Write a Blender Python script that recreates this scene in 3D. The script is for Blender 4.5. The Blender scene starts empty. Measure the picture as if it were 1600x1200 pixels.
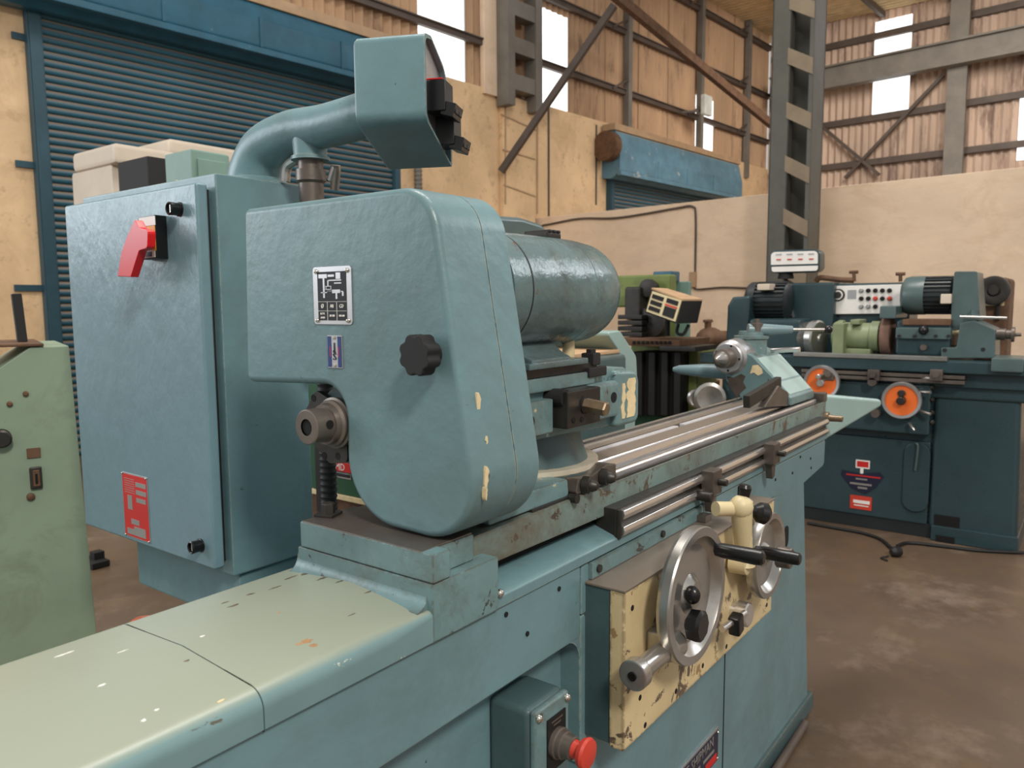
import bpy, bmesh, math, random
import numpy as np
from mathutils import Vector, Matrix
random.seed(7)
S = bpy.context.scene
COL = S.collection
# ------------------------------------------------------------------ camera
F = 1202.0; PITCH = math.atan(125 / F); ROLL = math.radians(-0.4); AZ = math.radians(37.007)
CAM = np.array([0, 0, 1.5])
_f = np.array([math.cos(AZ) * math.cos(PITCH), math.sin(AZ) * math.cos(PITCH), -math.sin(PITCH)])
_r = np.array([math.sin(AZ), -math.cos(AZ), 0.0]); _u = np.cross(_r, _f)
CR = math.cos(ROLL) * _r + math.sin(ROLL) * _u
CU = -math.sin(ROLL) * _r + math.cos(ROLL) * _u
cd = bpy.data.cameras.new('camera'); co = bpy.data.objects.new('camera', cd); COL.objects.link(co)
cd.sensor_width = 36; cd.lens = 36 * F / 1600; cd.clip_start = 0.02; cd.clip_end = 200
co.matrix_world = Matrix(((CR[0], CU[0], -_f[0], 0), (CR[1], CU[1], -_f[1], 0), (CR[2], CU[2], -_f[2], 1.5), (0, 0, 0, 1)))
cd.dof.use_dof = True; cd.dof.focus_distance = 1.55; cd.dof.aperture_fstop = 7.0
S.camera = co
# ------------------------------------------------------------------ light
w = bpy.data.worlds.new('World'); S.world = w; w.use_nodes = True
bg = w.node_tree.nodes['Background']; bg.inputs[0].default_value = (1.0, 0.985, 0.96, 1); bg.inputs[1].default_value = 0.56
def area(name, loc, tgt, sx, sy, power, col):
    l = bpy.data.lights.new(name, 'AREA'); l.shape = 'RECTANGLE'; l.size = sx; l.size_y = sy; l.energy = power; l.color = col
    o = bpy.data.objects.new(name, l); COL.objects.link(o); o.location = loc
    o.rotation_euler = (Vector(tgt) - Vector(loc)).to_track_quat('-Z', 'Y').to_euler(); return o
area('added_side_light', (-3.0, 8.2, 3.7), (0.6, 1.6, 1.3), 4.4, 3.0, 260, (0.84, 0.92, 1.0))  # added unseen source, placed to give the cabinet door its blue highlight
area('high_bay_light', (-1.6, -3.6, 6.0), (1.3, 0.9, 1.0), 1.1, 1.1, 380, (1.0, 0.94, 0.85))
area('roof_skylight', (3.2, 2.2, 8.8), (2.8, 1.6, 0), 5.0, 1.6, 400, (1.0, 0.95, 0.88))
area('end_clerestory', (16.0, -4.6, 8.8), (2.0, 1.0, 1.2), 6.0, 3.2, 900, (0.88, 0.94, 1.0))
area('far_bay_fill', (13.5, 1.4, 7.8), (16.5, 1.0, 4), 4.0, 5.0, 900, (1.0, 0.94, 0.85))  # added fill under the roof to brighten the far bay siding
S.view_settings.view_transform = 'Standard'; S.view_settings.look = 'None'
S.view_settings.exposure = 0.0; S.view_settings.gamma = 1.0; S.view_settings.use_curve_mapping = False

# ------------------------------------------------------------------ helpers
def hit(px, py, X=None, Y=None, Z=None):
    d = _f + CR * (px - 800) / F - CU * (py - 600) / F
    if X is not None: t = X / d[0]
    elif Y is not None: t = Y / d[1]
    else: t = (Z - 1.5) / d[2]
    return CAM + t * d
def fyz(px, py, X):
    p = hit(px, py, X=X); return (float(p[1]), float(p[2]))
def fxz(px, py, Y):
    p = hit(px, py, Y=Y); return (float(p[0]), float(p[2]))
def rnd(pts, rad, seg=6):
    """round the corners of a 2-D polygon; rad = number or list"""
    n = len(pts); out = []
    for i in range(n):
        r = rad[i] if isinstance(rad, (list, tuple)) else rad
        p = Vector(pts[i]); a = Vector(pts[i - 1]); b = Vector(pts[(i + 1) % n])
        if r <= 1e-6: out.append(tuple(p)); continue
        u = (a - p).normalized(); v = (b - p).normalized()
        ang = u.angle(v)
        if ang > 3.1: out.append(tuple(p)); continue
        t = min(r / math.tan(ang / 2), (a - p).length * .49, (b - p).length * .49)
        rr = t * math.tan(ang / 2)
        c = p + (u + v).normalized() * (rr / math.sin(ang / 2))
        s = p + u * t - c; e = p + v * t - c
        a0 = math.atan2(s.y, s.x); a1 = math.atan2(e.y, e.x); da = a1 - a0
        while da > math.pi: da -= 2 * math.pi
        while da < -math.pi: da += 2 * math.pi
        for k in range(seg + 1):
            q = a0 + da * k / seg; out.append((c.x + rr * math.cos(q), c.y + rr * math.sin(q)))
    return out
def frame(d):
    d = Vector(d).normalized(); a = Vector((0, 0, 1)) if abs(d.z) < .9 else Vector((1, 0, 0))
    x = d.cross(a).normalized(); return x, d.cross(x).normalized(), d
ORG = {}
class MB:
    def __init__(s): s.v = []; s.f = []; s.bv = False
    def add(s, vs, fs):
        o = len(s.v); s.v += [tuple(v) for v in vs]; s.f += [tuple(i + o for i in f) for f in fs]; return s
    def _bev(s, vs, fs, bev, seg=2, lim=35, sel=None):
        bm = bmesh.new(); V = [bm.verts.new(v) for v in vs]
        for f in fs: bm.faces.new([V[i] for i in f])
        bmesh.ops.recalc_face_normals(bm, faces=bm.faces)
        if bev > 0:
            s.bv = True
            es = [e for e in bm.edges if len(e.link_faces) == 2 and e.calc_face_angle(0) > math.radians(lim) and (sel is None or all(sel(v.co) for v in e.verts))]
            bmesh.ops.bevel(bm, geom=es, offset=bev, segments=seg, profile=.5, affect='EDGES', clamp_overlap=True)
        bm.verts.index_update()
        s.add([v.co[:] for v in bm.verts], [[v.index for v in f.verts] for f in bm.faces]); bm.free(); return s
    def box(s, x0, x1, y0, y1, z0, z1, bev=0.0, seg=2):
        x0, x1 = sorted((x0, x1)); y0, y1 = sorted((y0, y1)); z0, z1 = sorted((z0, z1))
        vs = [(x, y, z) for x in (x0, x1) for y in (y0, y1) for z in (z0, z1)]
        return s._bev(vs, [(0, 1, 3, 2), (4, 6, 7, 5), (0, 4, 5, 1), (2, 3, 7, 6), (0, 2, 6, 4), (1, 5, 7, 3)], bev, seg)
    def obox(s, c, ax, ay, az, bev=0.0):
        """oriented box: centre and three half vectors"""
        c, ax, ay, az = map(Vector, (c, ax, ay, az))
        vs = [c + a * ax + b * ay + d * az for a in (-1, 1) for b in (-1, 1) for d in (-1, 1)]
        return s._bev(vs, [(0, 1, 3, 2), (4, 6, 7, 5), (0, 4, 5, 1), (2, 3, 7, 6), (0, 2, 6, 4), (1, 5, 7, 3)], bev)
    def prism(s, poly, axis, a0, a1, bev=0.0, seg=2, shift=(0, 0), scale=1.0, pivot=None, sel=None):
        n = len(poly)
        if pivot is None: pivot = (sum(p[0] for p in poly) / n, sum(p[1] for p in poly) / n)
        def P(p, a, e):
            u, v = p
            if e: u = pivot[0] + (u - pivot[0]) * scale + shift[0]; v = pivot[1] + (v - pivot[1]) * scale + shift[1]
            return {'x': (a, u, v), 'y': (u, a, v), 'z': (u, v, a)}[axis]
        vs = [P(p, a0, 0) for p in poly] + [P(p, a1, 1) for p in poly]
        fs = [tuple(range(n)), tuple(range(2 * n - 1, n - 1, -1))] + [(i, (i + 1) % n, n + (i + 1) % n, n + i) for i in range(n)]
        return s._bev(vs, fs, bev, seg, sel=sel)
    def lathe(s, p, d, prof, n=32, cap=True):
        """prof: list of (distance along d, radius)"""
        x, y, z = frame(d); p = Vector(p); vs = []; fs = []
        for t, r in prof:
            for k in range(n):
                a = 2 * math.pi * k / n; vs.append(p + z * t + (x * math.cos(a) + y * math.sin(a)) * max(r, 1e-5))
        m = len(prof)
        for i in range(m - 1):
            for k in range(n):
                fs.append((i * n + k, i * n + (k + 1) % n, (i + 1) * n + (k + 1) % n, (i + 1) * n + k))
        if cap: fs += [tuple(range(n - 1, -1, -1)), tuple((m - 1) * n + k for k in range(n))]
        return s._bev(vs, fs, 0)
    def cyl(s, p0, p1, r, r1=None, n=24, ch=0.0):
        d = Vector(p1) - Vector(p0); L = d.length; r1 = r if r1 is None else r1
        pr = [(0, r), (L, r1)] if ch <= 0 else [(0, r - ch), (ch, r), (L - ch, r1), (L, r1 - ch)]
        return s.lathe(p0, d, pr, n)
    def tube(s, path, r, n=12, cap=True):
        pts = [Vector(p) for p in path]; m = len(pts); vs = []; fs = []
        rs = r if isinstance(r, (list, tuple)) else [r] * m
        t = (pts[1] - pts[0]).normalized(); x, y, _ = frame(t)
        for i in range(m):
            t2 = (pts[min(i + 1, m - 1)] - pts[max(i - 1, 0)]).normalized()
            q = t.rotation_difference(t2); x = q @ x; y = q @ y; t = t2
            for k in range(n):
                a = 2 * math.pi * k / n; vs.append(pts[i] + (x * math.cos(a) + y * math.sin(a)) * rs[i])
        for i in range(m - 1):
            for k in range(n): fs.append((i * n + k, i * n + (k + 1) % n, (i + 1) * n + (k + 1) % n, (i + 1) * n + k))
        if cap: fs += [tuple(range(n - 1, -1, -1)), tuple((m - 1) * n + k for k in range(n))]
        return s._bev(vs, fs, 0)
    def sphere(s, c, r, n=16, sc=(1, 1, 1)):
        vs = []; fs = []; m = n // 2
        for i in range(1, m):
            th = math.pi * i / m
            for k in range(n):
                a = 2 * math.pi * k / n
                vs.append((c[0] + r * sc[0] * math.sin(th) * math.cos(a), c[1] + r * sc[1] * math.sin(th) * math.sin(a), c[2] + r * sc[2] * math.cos(th)))
        top = len(vs); vs.append((c[0], c[1], c[2] + r * sc[2])); bot = top + 1; vs.append((c[0], c[1], c[2] - r * sc[2]))
        for i in range(m - 2):
            for k in range(n): fs.append((i * n + k, (i + 1) * n + k, (i + 1) * n + (k + 1) % n, i * n + (k + 1) % n))
        for k in range(n): fs.append((top, k, (k + 1) % n)); fs.append((bot, (m - 2) * n + (k + 1) % n, (m - 2) * n + k))
        return s._bev(vs, fs, 0)
    def mesh(s, name, off=(0, 0, 0), ang=32):
        me = bpy.data.meshes.new(name); o = Vector(off)
        me.from_pydata([tuple(Vector(v) - o) for v in s.v], [], s.f); me.update()
        me.shade_smooth(); me.set_sharp_from_angle(angle=math.radians(ang)); return me
    def build(s, name, mat, parent=None, ang=32, label=None):
        org = ORG.get(parent.name, (0, 0, 0)) if parent else (0, 0, 0)
        o = bpy.data.objects.new(name, s.mesh(name, org, ang)); COL.objects.link(o)
        o.data.materials.append(M[mat])
        if s.bv: wn = o.modifiers.new('weighted_normal', 'WEIGHTED_NORMAL'); wn.keep_sharp = True; wn.weight = 90
        if parent: o.parent = parent; ORG[o.name] = org
        else: ORG[o.name] = (0, 0, 0)
        if label: o['label'] = label
        return o
def bez(p, n=24):
    """smooth Catmull-Rom path through points"""
    P = [Vector(q) for q in p]; P = [2 * P[0] - P[1]] + P + [2 * P[-1] - P[-2]]; out = []
    for i in range(1, len(P) - 2):
        for k in range(n):
            t = k / n; a, b, c, d = P[i - 1:i + 3]
            out.append(.5 * ((2 * b) + (c - a) * t + (2 * a - 5 * b + 4 * c - d) * t * t + (3 * b - a - 3 * c + d) * t ** 3))
    return out + [P[-2]]
def thing(name, label, cat, loc, group=None):
    o = bpy.data.objects.new(name, None); COL.objects.link(o); o.location = loc; o.empty_display_size = .1
    ORG[o.name] = tuple(loc); tag(o, label, cat, group); return o
def tag(o, label, cat, group=None):
    o['label'] = label; o['category'] = cat
    if group: o['group'] = group
    return o
def struct(o): o['kind'] = 'structure'; return o
def rep(src, name, parent, dv):
    """a copy of a piece that shares its mesh, moved by dv"""
    o = src.copy(); o.name = name; COL.objects.link(o); o.parent = parent; o.location = Vector(src.location) + Vector(dv); ORG[o.name] = ORG.get(src.name, (0, 0, 0)); return o
def text(body, size, org, right, up, mat, parent, name='lettering', align='CENTER', sx=1.0):
    cu = bpy.data.curves.new('t', 'FONT'); cu.body = body; cu.size = size; cu.align_x = align; cu.align_y = 'CENTER'; cu.extrude = .0004; cu.resolution_u = 2
    t = bpy.data.objects.new('t', cu); COL.objects.link(t); bpy.context.view_layer.update()
    me = bpy.data.meshes.new_from_object(t.evaluated_get(bpy.context.evaluated_depsgraph_get()))
    bpy.data.objects.remove(t); r = Vector(right).normalized(); u = Vector(up).normalized(); n = r.cross(u)
    pr = Vector(ORG.get(parent.name, (0, 0, 0)))
    for v in me.vertices: v.co = Vector(org) - pr + r * (v.co.x * sx) + u * v.co.y + n * v.co.z
    o = bpy.data.objects.new(name, me); COL.objects.link(o); me.materials.clear(); me.materials.append(M[mat]); o.parent = parent; ORG[o.name] = tuple(pr); return o

# ------------------------------------------------------------------ materials
M = {}
def lin(c): return tuple(((x / 255) / 12.92 if x / 255 <= .04045 else ((x / 255 + .055) / 1.055) ** 2.4) for x in c) + (1,)
def mat(name, col, rough=.5, metal=0.0, var=.12, scale=4, bump=.0, bscale=60, chips=None, chip_amt=.0, chip_scale=9, dust_toplight=None, stretch=(1, 1, 1), spots=None, coat=0.0, spec=.5, edge=None, chips2=None, grime=None):
    """procedural surface: broad tone variation, flaked-off chips, fine relief, grime"""
    m = bpy.data.materials.new(name); m.use_nodes = True; nt = m.node_tree; N = nt.nodes; L = nt.links
    b = N['Principled BSDF']; b.inputs['Roughness'].default_value = rough; b.inputs['Metallic'].default_value = metal; b.inputs['Coat Weight'].default_value = coat
    b.inputs['Specular IOR Level'].default_value = spec
    tc = N.new('ShaderNodeTexCoord'); mp = N.new('ShaderNodeMapping'); mp.inputs['Scale'].default_value = stretch; L.new(tc.outputs['Object'], mp.inputs[0])
    def noise(sc, det=4, rg=.6, dis=0):
        n = N.new('ShaderNodeTexNoise'); n.inputs['Scale'].default_value = sc; n.inputs['Detail'].default_value = det; n.inputs['Roughness'].default_value = rg; n.inputs['Distortion'].default_value = dis
        L.new(mp.outputs[0], n.inputs[0]); return n.outputs[0]
    def ramp(src, a, bb):
        r = N.new('ShaderNodeMapRange'); r.inputs[1].default_value = a; r.inputs[2].default_value = bb; L.new(src, r.inputs[0]); return r.outputs[0]
    def mix(fac, a, bcol):
        x = N.new('ShaderNodeMix'); x.data_type = 'RGBA'
        if isinstance(fac, float): x.inputs[0].default_value = fac
        else: L.new(fac, x.inputs[0])
        for i, q in ((6, a), (7, bcol)):
            if isinstance(q, tuple): x.inputs[i].default_value = q
            else: L.new(q, x.inputs[i])
        return x.outputs[2]
    c = lin(col); dk = tuple(x * (1 - var) for x in c[:3]) + (1,); lt = tuple(min(1, x * (1 + var)) for x in c[:3]) + (1,)
    out = mix(ramp(noise(scale, 5), .35, .65), dk, lt)
    if spots:
        out = mix(ramp(noise(spots[1], 6, .7), spots[2], spots[2] + .12), out, lin(spots[0]))
    if chips:
        f = ramp(noise(chip_scale, 7, .72, .4), 1 - chip_amt, 1 - chip_amt + .015)
        out = mix(f, out, lin(chips))
    if chips2:
        mp2 = N.new('ShaderNodeMapping'); mp2.inputs['Scale'].default_value = chips2[3]; L.new(tc.outputs['Object'], mp2.inputs[0])
        n2 = N.new('ShaderNodeTexNoise'); n2.inputs['Scale'].default_value = chips2[1]; n2.inputs['Detail'].default_value = 6; n2.inputs['Roughness'].default_value = .7; L.new(mp2.outputs[0], n2.inputs[0])
        out = mix(ramp(n2.outputs[0], 1 - chips2[2], 1 - chips2[2] + .02), out, lin(chips2[0]))
    if grime:
        g2 = ramp(noise(grime[1], 6, .75, .6), grime[2], grime[2] + .22); mu = N.new('ShaderNodeMath'); mu.operation = 'MULTIPLY'; mu.inputs[1].default_value = grime[3]; L.new(g2, mu.inputs[0])
        out = mix(mu.outputs[0], out, lin(grime[0]))
    if edge:
        bv = N.new('ShaderNodeBevel'); bv.samples = 4; bv.inputs[0].default_value = edge[1]; ge = N.new('ShaderNodeNewGeometry')
        dt = N.new('ShaderNodeVectorMath'); dt.operation = 'DOT_PRODUCT'; L.new(bv.outputs[0], dt.inputs[0]); L.new(ge.outputs['Normal'], dt.inputs[1])
        em = ramp(dt.outputs['Value'], .995, .90); ns = ramp(noise(edge[2], 5, .7), .40, .62)
        ad = N.new('ShaderNodeMath'); ad.operation = 'MULTIPLY'; L.new(em, ad.inputs[0]); L.new(ns, ad.inputs[1])
        out = mix(ramp(ad.outputs[0], .18, .30), out, lin(edge[0]))
    if dust_toplight:
        g = N.new('ShaderNodeNewGeometry'); sp = N.new('ShaderNodeSeparateXYZ'); L.new(g.outputs['Normal'], sp.inputs[0])
        out = mix(ramp(sp.outputs[2], dust_toplight[1], dust_toplight[2]), out, lin(dust_toplight[0]))
    L.new(out, b.inputs['Base Color'])
    if bump > 0:
        bp = N.new('ShaderNodeBump'); bp.inputs['Strength'].default_value = bump; bp.inputs['Distance'].default_value = .01
        L.new(noise(bscale, 4, .55), bp.inputs['Height']); L.new(bp.outputs[0], b.inputs['Normal'])
        rr = N.new('ShaderNodeMapRange'); rr.inputs[3].default_value = max(.05, rough - .08); rr.inputs[4].default_value = min(1, rough + .1); L.new(noise(scale * 3, 4), rr.inputs[0]); L.new(rr.outputs[0], b.inputs['Roughness'])
    M[name] = m; return m
mat('teal', (103, 134, 140), .36, var=.07, scale=3, bump=.12, bscale=34, chips=(206, 192, 152), chip_amt=.292, chip_scale=13, chips2=((52, 60, 60), 26, .31, (1, 1, 1)), grime=((84, 96, 90), 2.2, .48, .42), edge=((146, 156, 144), .004, 60))
mat('teal_worn', (102, 130, 132), .34, var=.18, scale=5, bump=.10, bscale=50, chips=(64, 62, 56), chip_amt=.385, chip_scale=15, chips2=((200, 188, 150), 20, .325, (1, 1, 1)), grime=((80, 70, 56), 6, .50, .7), edge=((84, 74, 62), .005, 45))
mat('table_side', (114, 136, 132), .36, var=.16, scale=5, bump=.08, bscale=50, chips=(88, 76, 62), chip_amt=.435, chip_scale=8, chips2=((60, 54, 46), 30, .38, (1, 1, 1)), grime=((88, 74, 56), 2.6, .43, .8), edge=((92, 78, 62), .007, 40))
mat('bed_top', (108, 136, 138), .32, var=.08, scale=4, bump=.05, bscale=36, dust_toplight=((149, 155, 138), .62, .97), chips=(214, 212, 192), chip_amt=.33, chip_scale=19, chips2=((84, 82, 70), 34, .335, (.4, 1.2, 1)))  # upward faces: warm reflected light is painted into the colour
mat('teal_dark', (64, 86, 88), .36, var=.12, scale=6, bump=.10, bscale=40, chips=(40, 42, 40), chip_amt=.32, grime=((84, 80, 66), 6, .55, .5), edge=((126, 116, 92), .004, 50))
mat('motor_teal', (88, 110, 112), .24, var=.20, scale=5, bump=.22, bscale=38, chips=(104, 74, 54), chip_amt=.335, chip_scale=7, grime=((62, 58, 52), 4, .47, .7))
mat('cab_blue', (110, 139, 148), .30, var=.05, scale=3, bump=.28, bscale=26, stretch=(1, 1, .55), edge=((140, 158, 152), .004, 60))
mat('cream', (204, 184, 142), .42, var=.09, scale=5, bump=.10, bscale=40, chips=(96, 82, 68), chip_amt=.435, chip_scale=9, chips2=((150, 122, 84), 14, .385, (1, 1, 1)), edge=((112, 92, 66), .012, 30))
mat('cream_clean', (206, 190, 150), .42, var=.06, bump=.05, chips=(120, 104, 84), chip_amt=.34)
mat('bare', (218, 198, 156), .6, var=.12, scale=14, bump=.15)
mat('steel', (214, 210, 206), .22, .9, var=.05, scale=3)
mat('ground_steel', (178, 175, 170), .28, .85, var=.10, scale=5, stretch=(.4, 2, 2), grime=((124, 110, 96), 4, .55, .5))
mat('brown_steel', (108, 99, 92), .38, .6, var=.20, scale=7, bump=.06)
mat('dark_steel', (60, 57, 54), .42, .6, var=.2, scale=8, bump=.06)
mat('chrome', (215, 210, 200), .16, 1.0, var=.04)
mat('black', (16, 16, 17), .30, var=.1)
mat('black_matte', (26, 25, 25), .7, var=.15)
mat('hole', (6, 6, 6), .9, var=0)
mat('red', (206, 24, 28), .32, var=.05)
mat('red_plate', (196, 34, 32), .45, var=.08, chips=(190, 186, 180), chip_amt=.30, chip_scale=60)
mat('estop_red', (196, 62, 48), .4, var=.08)
mat('orange_label', (222, 150, 20), .5, var=.05)
mat('white', (232, 228, 222), .5, var=.04)
mat('ring_metal', (206, 196, 176), .4, .3, var=.10, scale=20)
mat('plate_metal', (190, 188, 188), .34, .85, var=.06)
mat('navy', (24, 52, 110), .4, var=.05)
mat('dark_navy', (26, 30, 52), .4, var=.05)
mat('cyan_green', (136, 154, 132), .48, var=.08, scale=3, bump=.06, bscale=30, chips=(74, 78, 62), chip_amt=.285, chip_scale=12, grime=((96, 104, 84), 3, .52, .5))
mat('sage', (120, 150, 138), .5, var=.08)
mat('beige', (206, 192, 174), .55, var=.05, bump=.03)
mat('lime', (112, 126, 66), .5, var=.12, scale=5, bump=.06, grime=((74, 76, 50), 4, .5, .6))
mat('green_deep', (30, 76, 50), .45, var=.1)
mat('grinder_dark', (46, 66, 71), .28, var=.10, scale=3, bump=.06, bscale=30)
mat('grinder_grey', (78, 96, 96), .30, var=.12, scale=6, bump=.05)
mat('motor_green', (128, 138, 104), .42, var=.12, scale=6, bump=.08)
mat('motor_black', (36, 42, 44), .38, var=.12)
mat('pale_teal', (150, 176, 172), .30, var=.06, bump=.04, chips=(200, 190, 160), chip_amt=.30)
mat('lever_blue', (112, 134, 140), .32, var=.08, bump=.03)
mat('brass_dull', (128, 110, 88), .35, .5, var=.2, scale=30)
mat('flat_steel', (132, 120, 108), .42, .35, var=.10, scale=4, stretch=(.3, 2, 2))
mat('chip_dark', (70, 60, 52), .7, var=.2, scale=30)
mat('orange', (226, 106, 38), .5, var=.06)
mat('wheel_brown', (120, 92, 78), .8, var=.15, scale=20, bump=.1)
mat('rust', (104, 76, 56), .65, .3, var=.25, scale=12, bump=.15)
mat('wood', (196, 160, 124), .6, var=.12, stretch=(1, 6, 6))
mat('plaster', (232, 206, 178), .85, var=.07, scale=1.2, bump=.5, bscale=6, stretch=(1, 1, 1.8), grime=((206, 176, 146), 1.6, .50, .6))
mat('plaster_side', (226, 193, 152), .85, var=.10, scale=1.4, bump=.5, bscale=9, spots=((196, 166, 130), 6, .56), grime=((186, 152, 116), 1.2, .50, .6))
mat('concrete', (94, 78, 64), .42, var=.22, scale=.9, bump=.08, bscale=9, spots=((124, 107, 92), 1.2, .53), chips2=((50, 43, 38), 7, .32, (1, 1, 1)), grime=((110, 84, 52), .7, .47, .7))
mat('siding', (188, 154, 122), .8, var=.14, scale=1.6, stretch=(1, 1, .25), bump=.05, spots=((146, 118, 94), 3.0, .55))
mat('siding_end', (196, 172, 154), .8, var=.18, scale=1.4, stretch=(1, 1, .25), bump=.05, spots=((140, 118, 108), 2.4, .52))
mat('roofing', (222, 196, 152), .7, var=.12)
mat('girder', (118, 112, 104), .6, var=.14, scale=3)
mat('girder_dark', (84, 72, 64), .6, var=.18, scale=3)
mat('column_paint', (90, 88, 80), .5, var=.10, scale=3, grime=((66, 62, 56), 2, .5, .5))
mat('column_tan', (138, 122, 100), .6, var=.12, scale=4)
mat('shutter_blue', (32, 86, 108), .38, var=.16, scale=4, bump=.04, chips=(130, 140, 140), chip_amt=.33, chip_scale=4)
mat('shutter_dusty', (92, 132, 152), .42, var=.16, scale=4, bump=.04, dust_toplight=((178, 172, 160), .3, .9), chips=(170, 176, 176), chip_amt=.38, chip_scale=3)
mat('slat_blue', (34, 84, 102), .45, var=.2, scale=3, stretch=(.4, .4, 4), dust_toplight=((140, 120, 102), .12, .75))
mat('jamb_blue', (36, 72, 86), .5, var=.12)
mat('rubber', (22, 21, 20), .6, var=.1)
mat('wire_red', (186, 92, 66), .5)
mat('glint_steel', (224, 222, 228), .25, .35, var=.04)  # pale bluish colour holds the window reflection on the table bands
mat('flake_rust', (168, 128, 90), .6, var=.3, scale=60)
mat('flake_dark', (96, 84, 70), .6, var=.3, scale=60)
mat('flood_white', (210, 212, 206), .4)
mat('tan_box', (178, 148, 116), .6, var=.12)
mat('print_black', (9, 9, 10), .6, var=0)
# translucent roofing sheet: daylight from outside is put in mostly as its own glow
m = bpy.data.materials.new('translucent'); m.use_nodes = True; nt = m.node_tree; nt.nodes.clear()
o_ = nt.nodes.new('ShaderNodeOutputMaterial'); mx = nt.nodes.new('ShaderNodeMixShader'); t1 = nt.nodes.new('ShaderNodeEmission'); t2 = nt.nodes.new('ShaderNodeBsdfTranslucent')
t1.inputs[0].default_value = (1, 1, .98, 1); t1.inputs[1].default_value = 2.6; t2.inputs[0].default_value = (.9, .9, .88, 1); mx.inputs[0].default_value = .35
nt.links.new(t1.outputs[0], mx.inputs[1]); nt.links.new(t2.outputs[0], mx.inputs[2]); nt.links.new(mx.outputs[0], o_.inputs[0]); M['translucent'] = m

# ================================================================== the hall
BA = math.radians(-5.323); BX = Vector((math.cos(BA), math.sin(BA), 0)); BN = Vector((-BX.y, BX.x, 0)); D0 = 8.5
def B(a, d, z): return BX * a + BN * (D0 - d) + Vector((0, 0, z))      # a along the side wall, d out from it, z up
def wa(px, py=300, d=0):                                                # where a sight line meets the side wall
    r = Vector(_f + CR * (px - 800) / F - CU * (py - 600) / F); t = (D0 - d) / r.dot(BN); p = Vector(CAM) + r * t; return p.dot(BX), p.z
def wp(px, py, a):                                                      # where it meets a cross wall at a
    r = Vector(_f + CR * (px - 800) / F - CU * (py - 600) / F); p = Vector(CAM) + r * (a / r.dot(BX)); return D0 - p.dot(BN), p.z
def bbox_(mb, a0, a1, d0, d1, z0, z1, bev=0.0):
    c = B((a0 + a1) / 2, (d0 + d1) / 2, (z0 + z1) / 2); return mb.obox(c, BX * (abs(a1 - a0) / 2), BN * (abs(d1 - d0) / 2), (0, 0, abs(z1 - z0) / 2), bev)
def bar(mb, p0, p1, wdt, hgt, bev=0.0):                                 # straight steel bar between two points
    p0, p1 = Vector(p0), Vector(p1); x, y, z = frame(p1 - p0); return mb.obox((p0 + p1) / 2, x * wdt / 2, y * hgt / 2, (p1 - p0) / 2, bev)
ZP = 4.8; AP = 9.92; ZPT = 2.92; AE = 18.9; ZT = 9.4
# floor
me = MB(); n = 40
for i in range(n + 1):
    for j in range(n + 1):
        me.v.append((-8 + 30 * i / n, -12 + 24 * j / n, 0.0))
for i in range(n):
    for j in range(n):
        k = i * (n + 1) + j; me.f.append((k, k + n + 1, k + n + 2, k + 1))
struct(me.build('floor', 'concrete'))
# side wall: plaster below, corrugated cement sheets on steel rails above
mb = MB(); bbox_(mb, .4, AE + .3, -.3, 0, 0, ZP)
bbox_(mb, wa(780)[0], wa(830)[0], 0, .10, 0, ZP - .05, .02)
wall_side = struct(mb.build('wall_side', 'plaster_side'))
mb = MB(); bbox_(mb, AP, AP + .25, 0, 17, 0, ZPT, .01)
wall_partition = struct(mb.build('wall_partition', 'plaster'))
mb = MB(); bbox_(mb, AE, AE + .25, 0, 17, 0, 3.2)
wall_end = struct(mb.build('wall_end', 'plaster'))
def sheet(name, parent, p0, along, out, width, z0, z1, m, pitch=.15, amp=.034, zfun=None):
    """one corrugated sheet, with thickness"""
    k = max(2, int(round(width / pitch))); n = k * 6; mb = MB(); vs = []
    for side in (0, .006):
        for i in range(n + 1):
            s = width * i / n; o = amp * math.cos(2 * math.pi * i / 6) - side
            q = Vector(p0) + along * s + out * o; vs += [(q.x, q.y, z0), (q.x, q.y, z1)]
    h = 2 * (n + 1); fs = []
    for i in range(n): a = 2 * i; fs += [(a, a + 2, a + 3, a + 1), (h + a, h + a + 1, h + a + 3, h + a + 2)]
    mb.add(vs, fs); return mb.build(name, m, parent, ang=60)
win = []   # (a0,a1,z0,z1) daylight sheets in the side wall
for pa, pb, yt, yb_ in ((660, 735, -60, 118), (840, 893, 14, 172), (1088, 1118, 150, 256)):
    a0, a1 = wa(pa)[0], wa(pb)[0]; am = (pa + pb) / 2; win.append((a0, a1, wa(am, yb_)[1] + .0, wa(am, yt)[1]))
cuts = [(4.2, win[0][0])] + [(win[i][1], win[i + 1][0]) for i in range(2)] + [(win[2][1], AE)]
for a0, a1 in cuts:
    k = max(1, int(round((a1 - a0) / 1.05)))
    for i in range(k):
        wd = (a1 - a0) / k; sheet('siding_sheet', wall_side, B(a0 + wd * i, -.10 - .004 * (i % 2), 0), BX, -BN, wd + .03, ZP - .02, ZT, 'siding')
for i, (a0, a1, z0, z1) in enumerate(win):
    if z1 < ZT: sheet('siding_sheet', wall_side, B(a0, -.10, 0), BX, -BN, a1 - a0, z1, ZT, 'siding')
    if z0 > ZP + .1: sheet('siding_sheet', wall_side, B(a0, -.10, 0), BX, -BN, a1 - a0, ZP, z0, 'siding')
    struct(sheet('window_%d' % (i + 1), None, B(a0, -.11, 0), BX, -BN, a1 - a0, z0, z1, 'translucent', amp=.012))
for z in (ZP + .66, ZP + 1.75, ZP + 2.9, ZP + 4.0):
    mb = MB(); bbox_(mb, 4.2, AE, -.06, .02, z - .05, z + .05, .006); bbox_(mb, 4.2, AE, .02, .05, z + .03, z + .05); mb.build('girt', 'girder_dark', wall_side)
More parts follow.
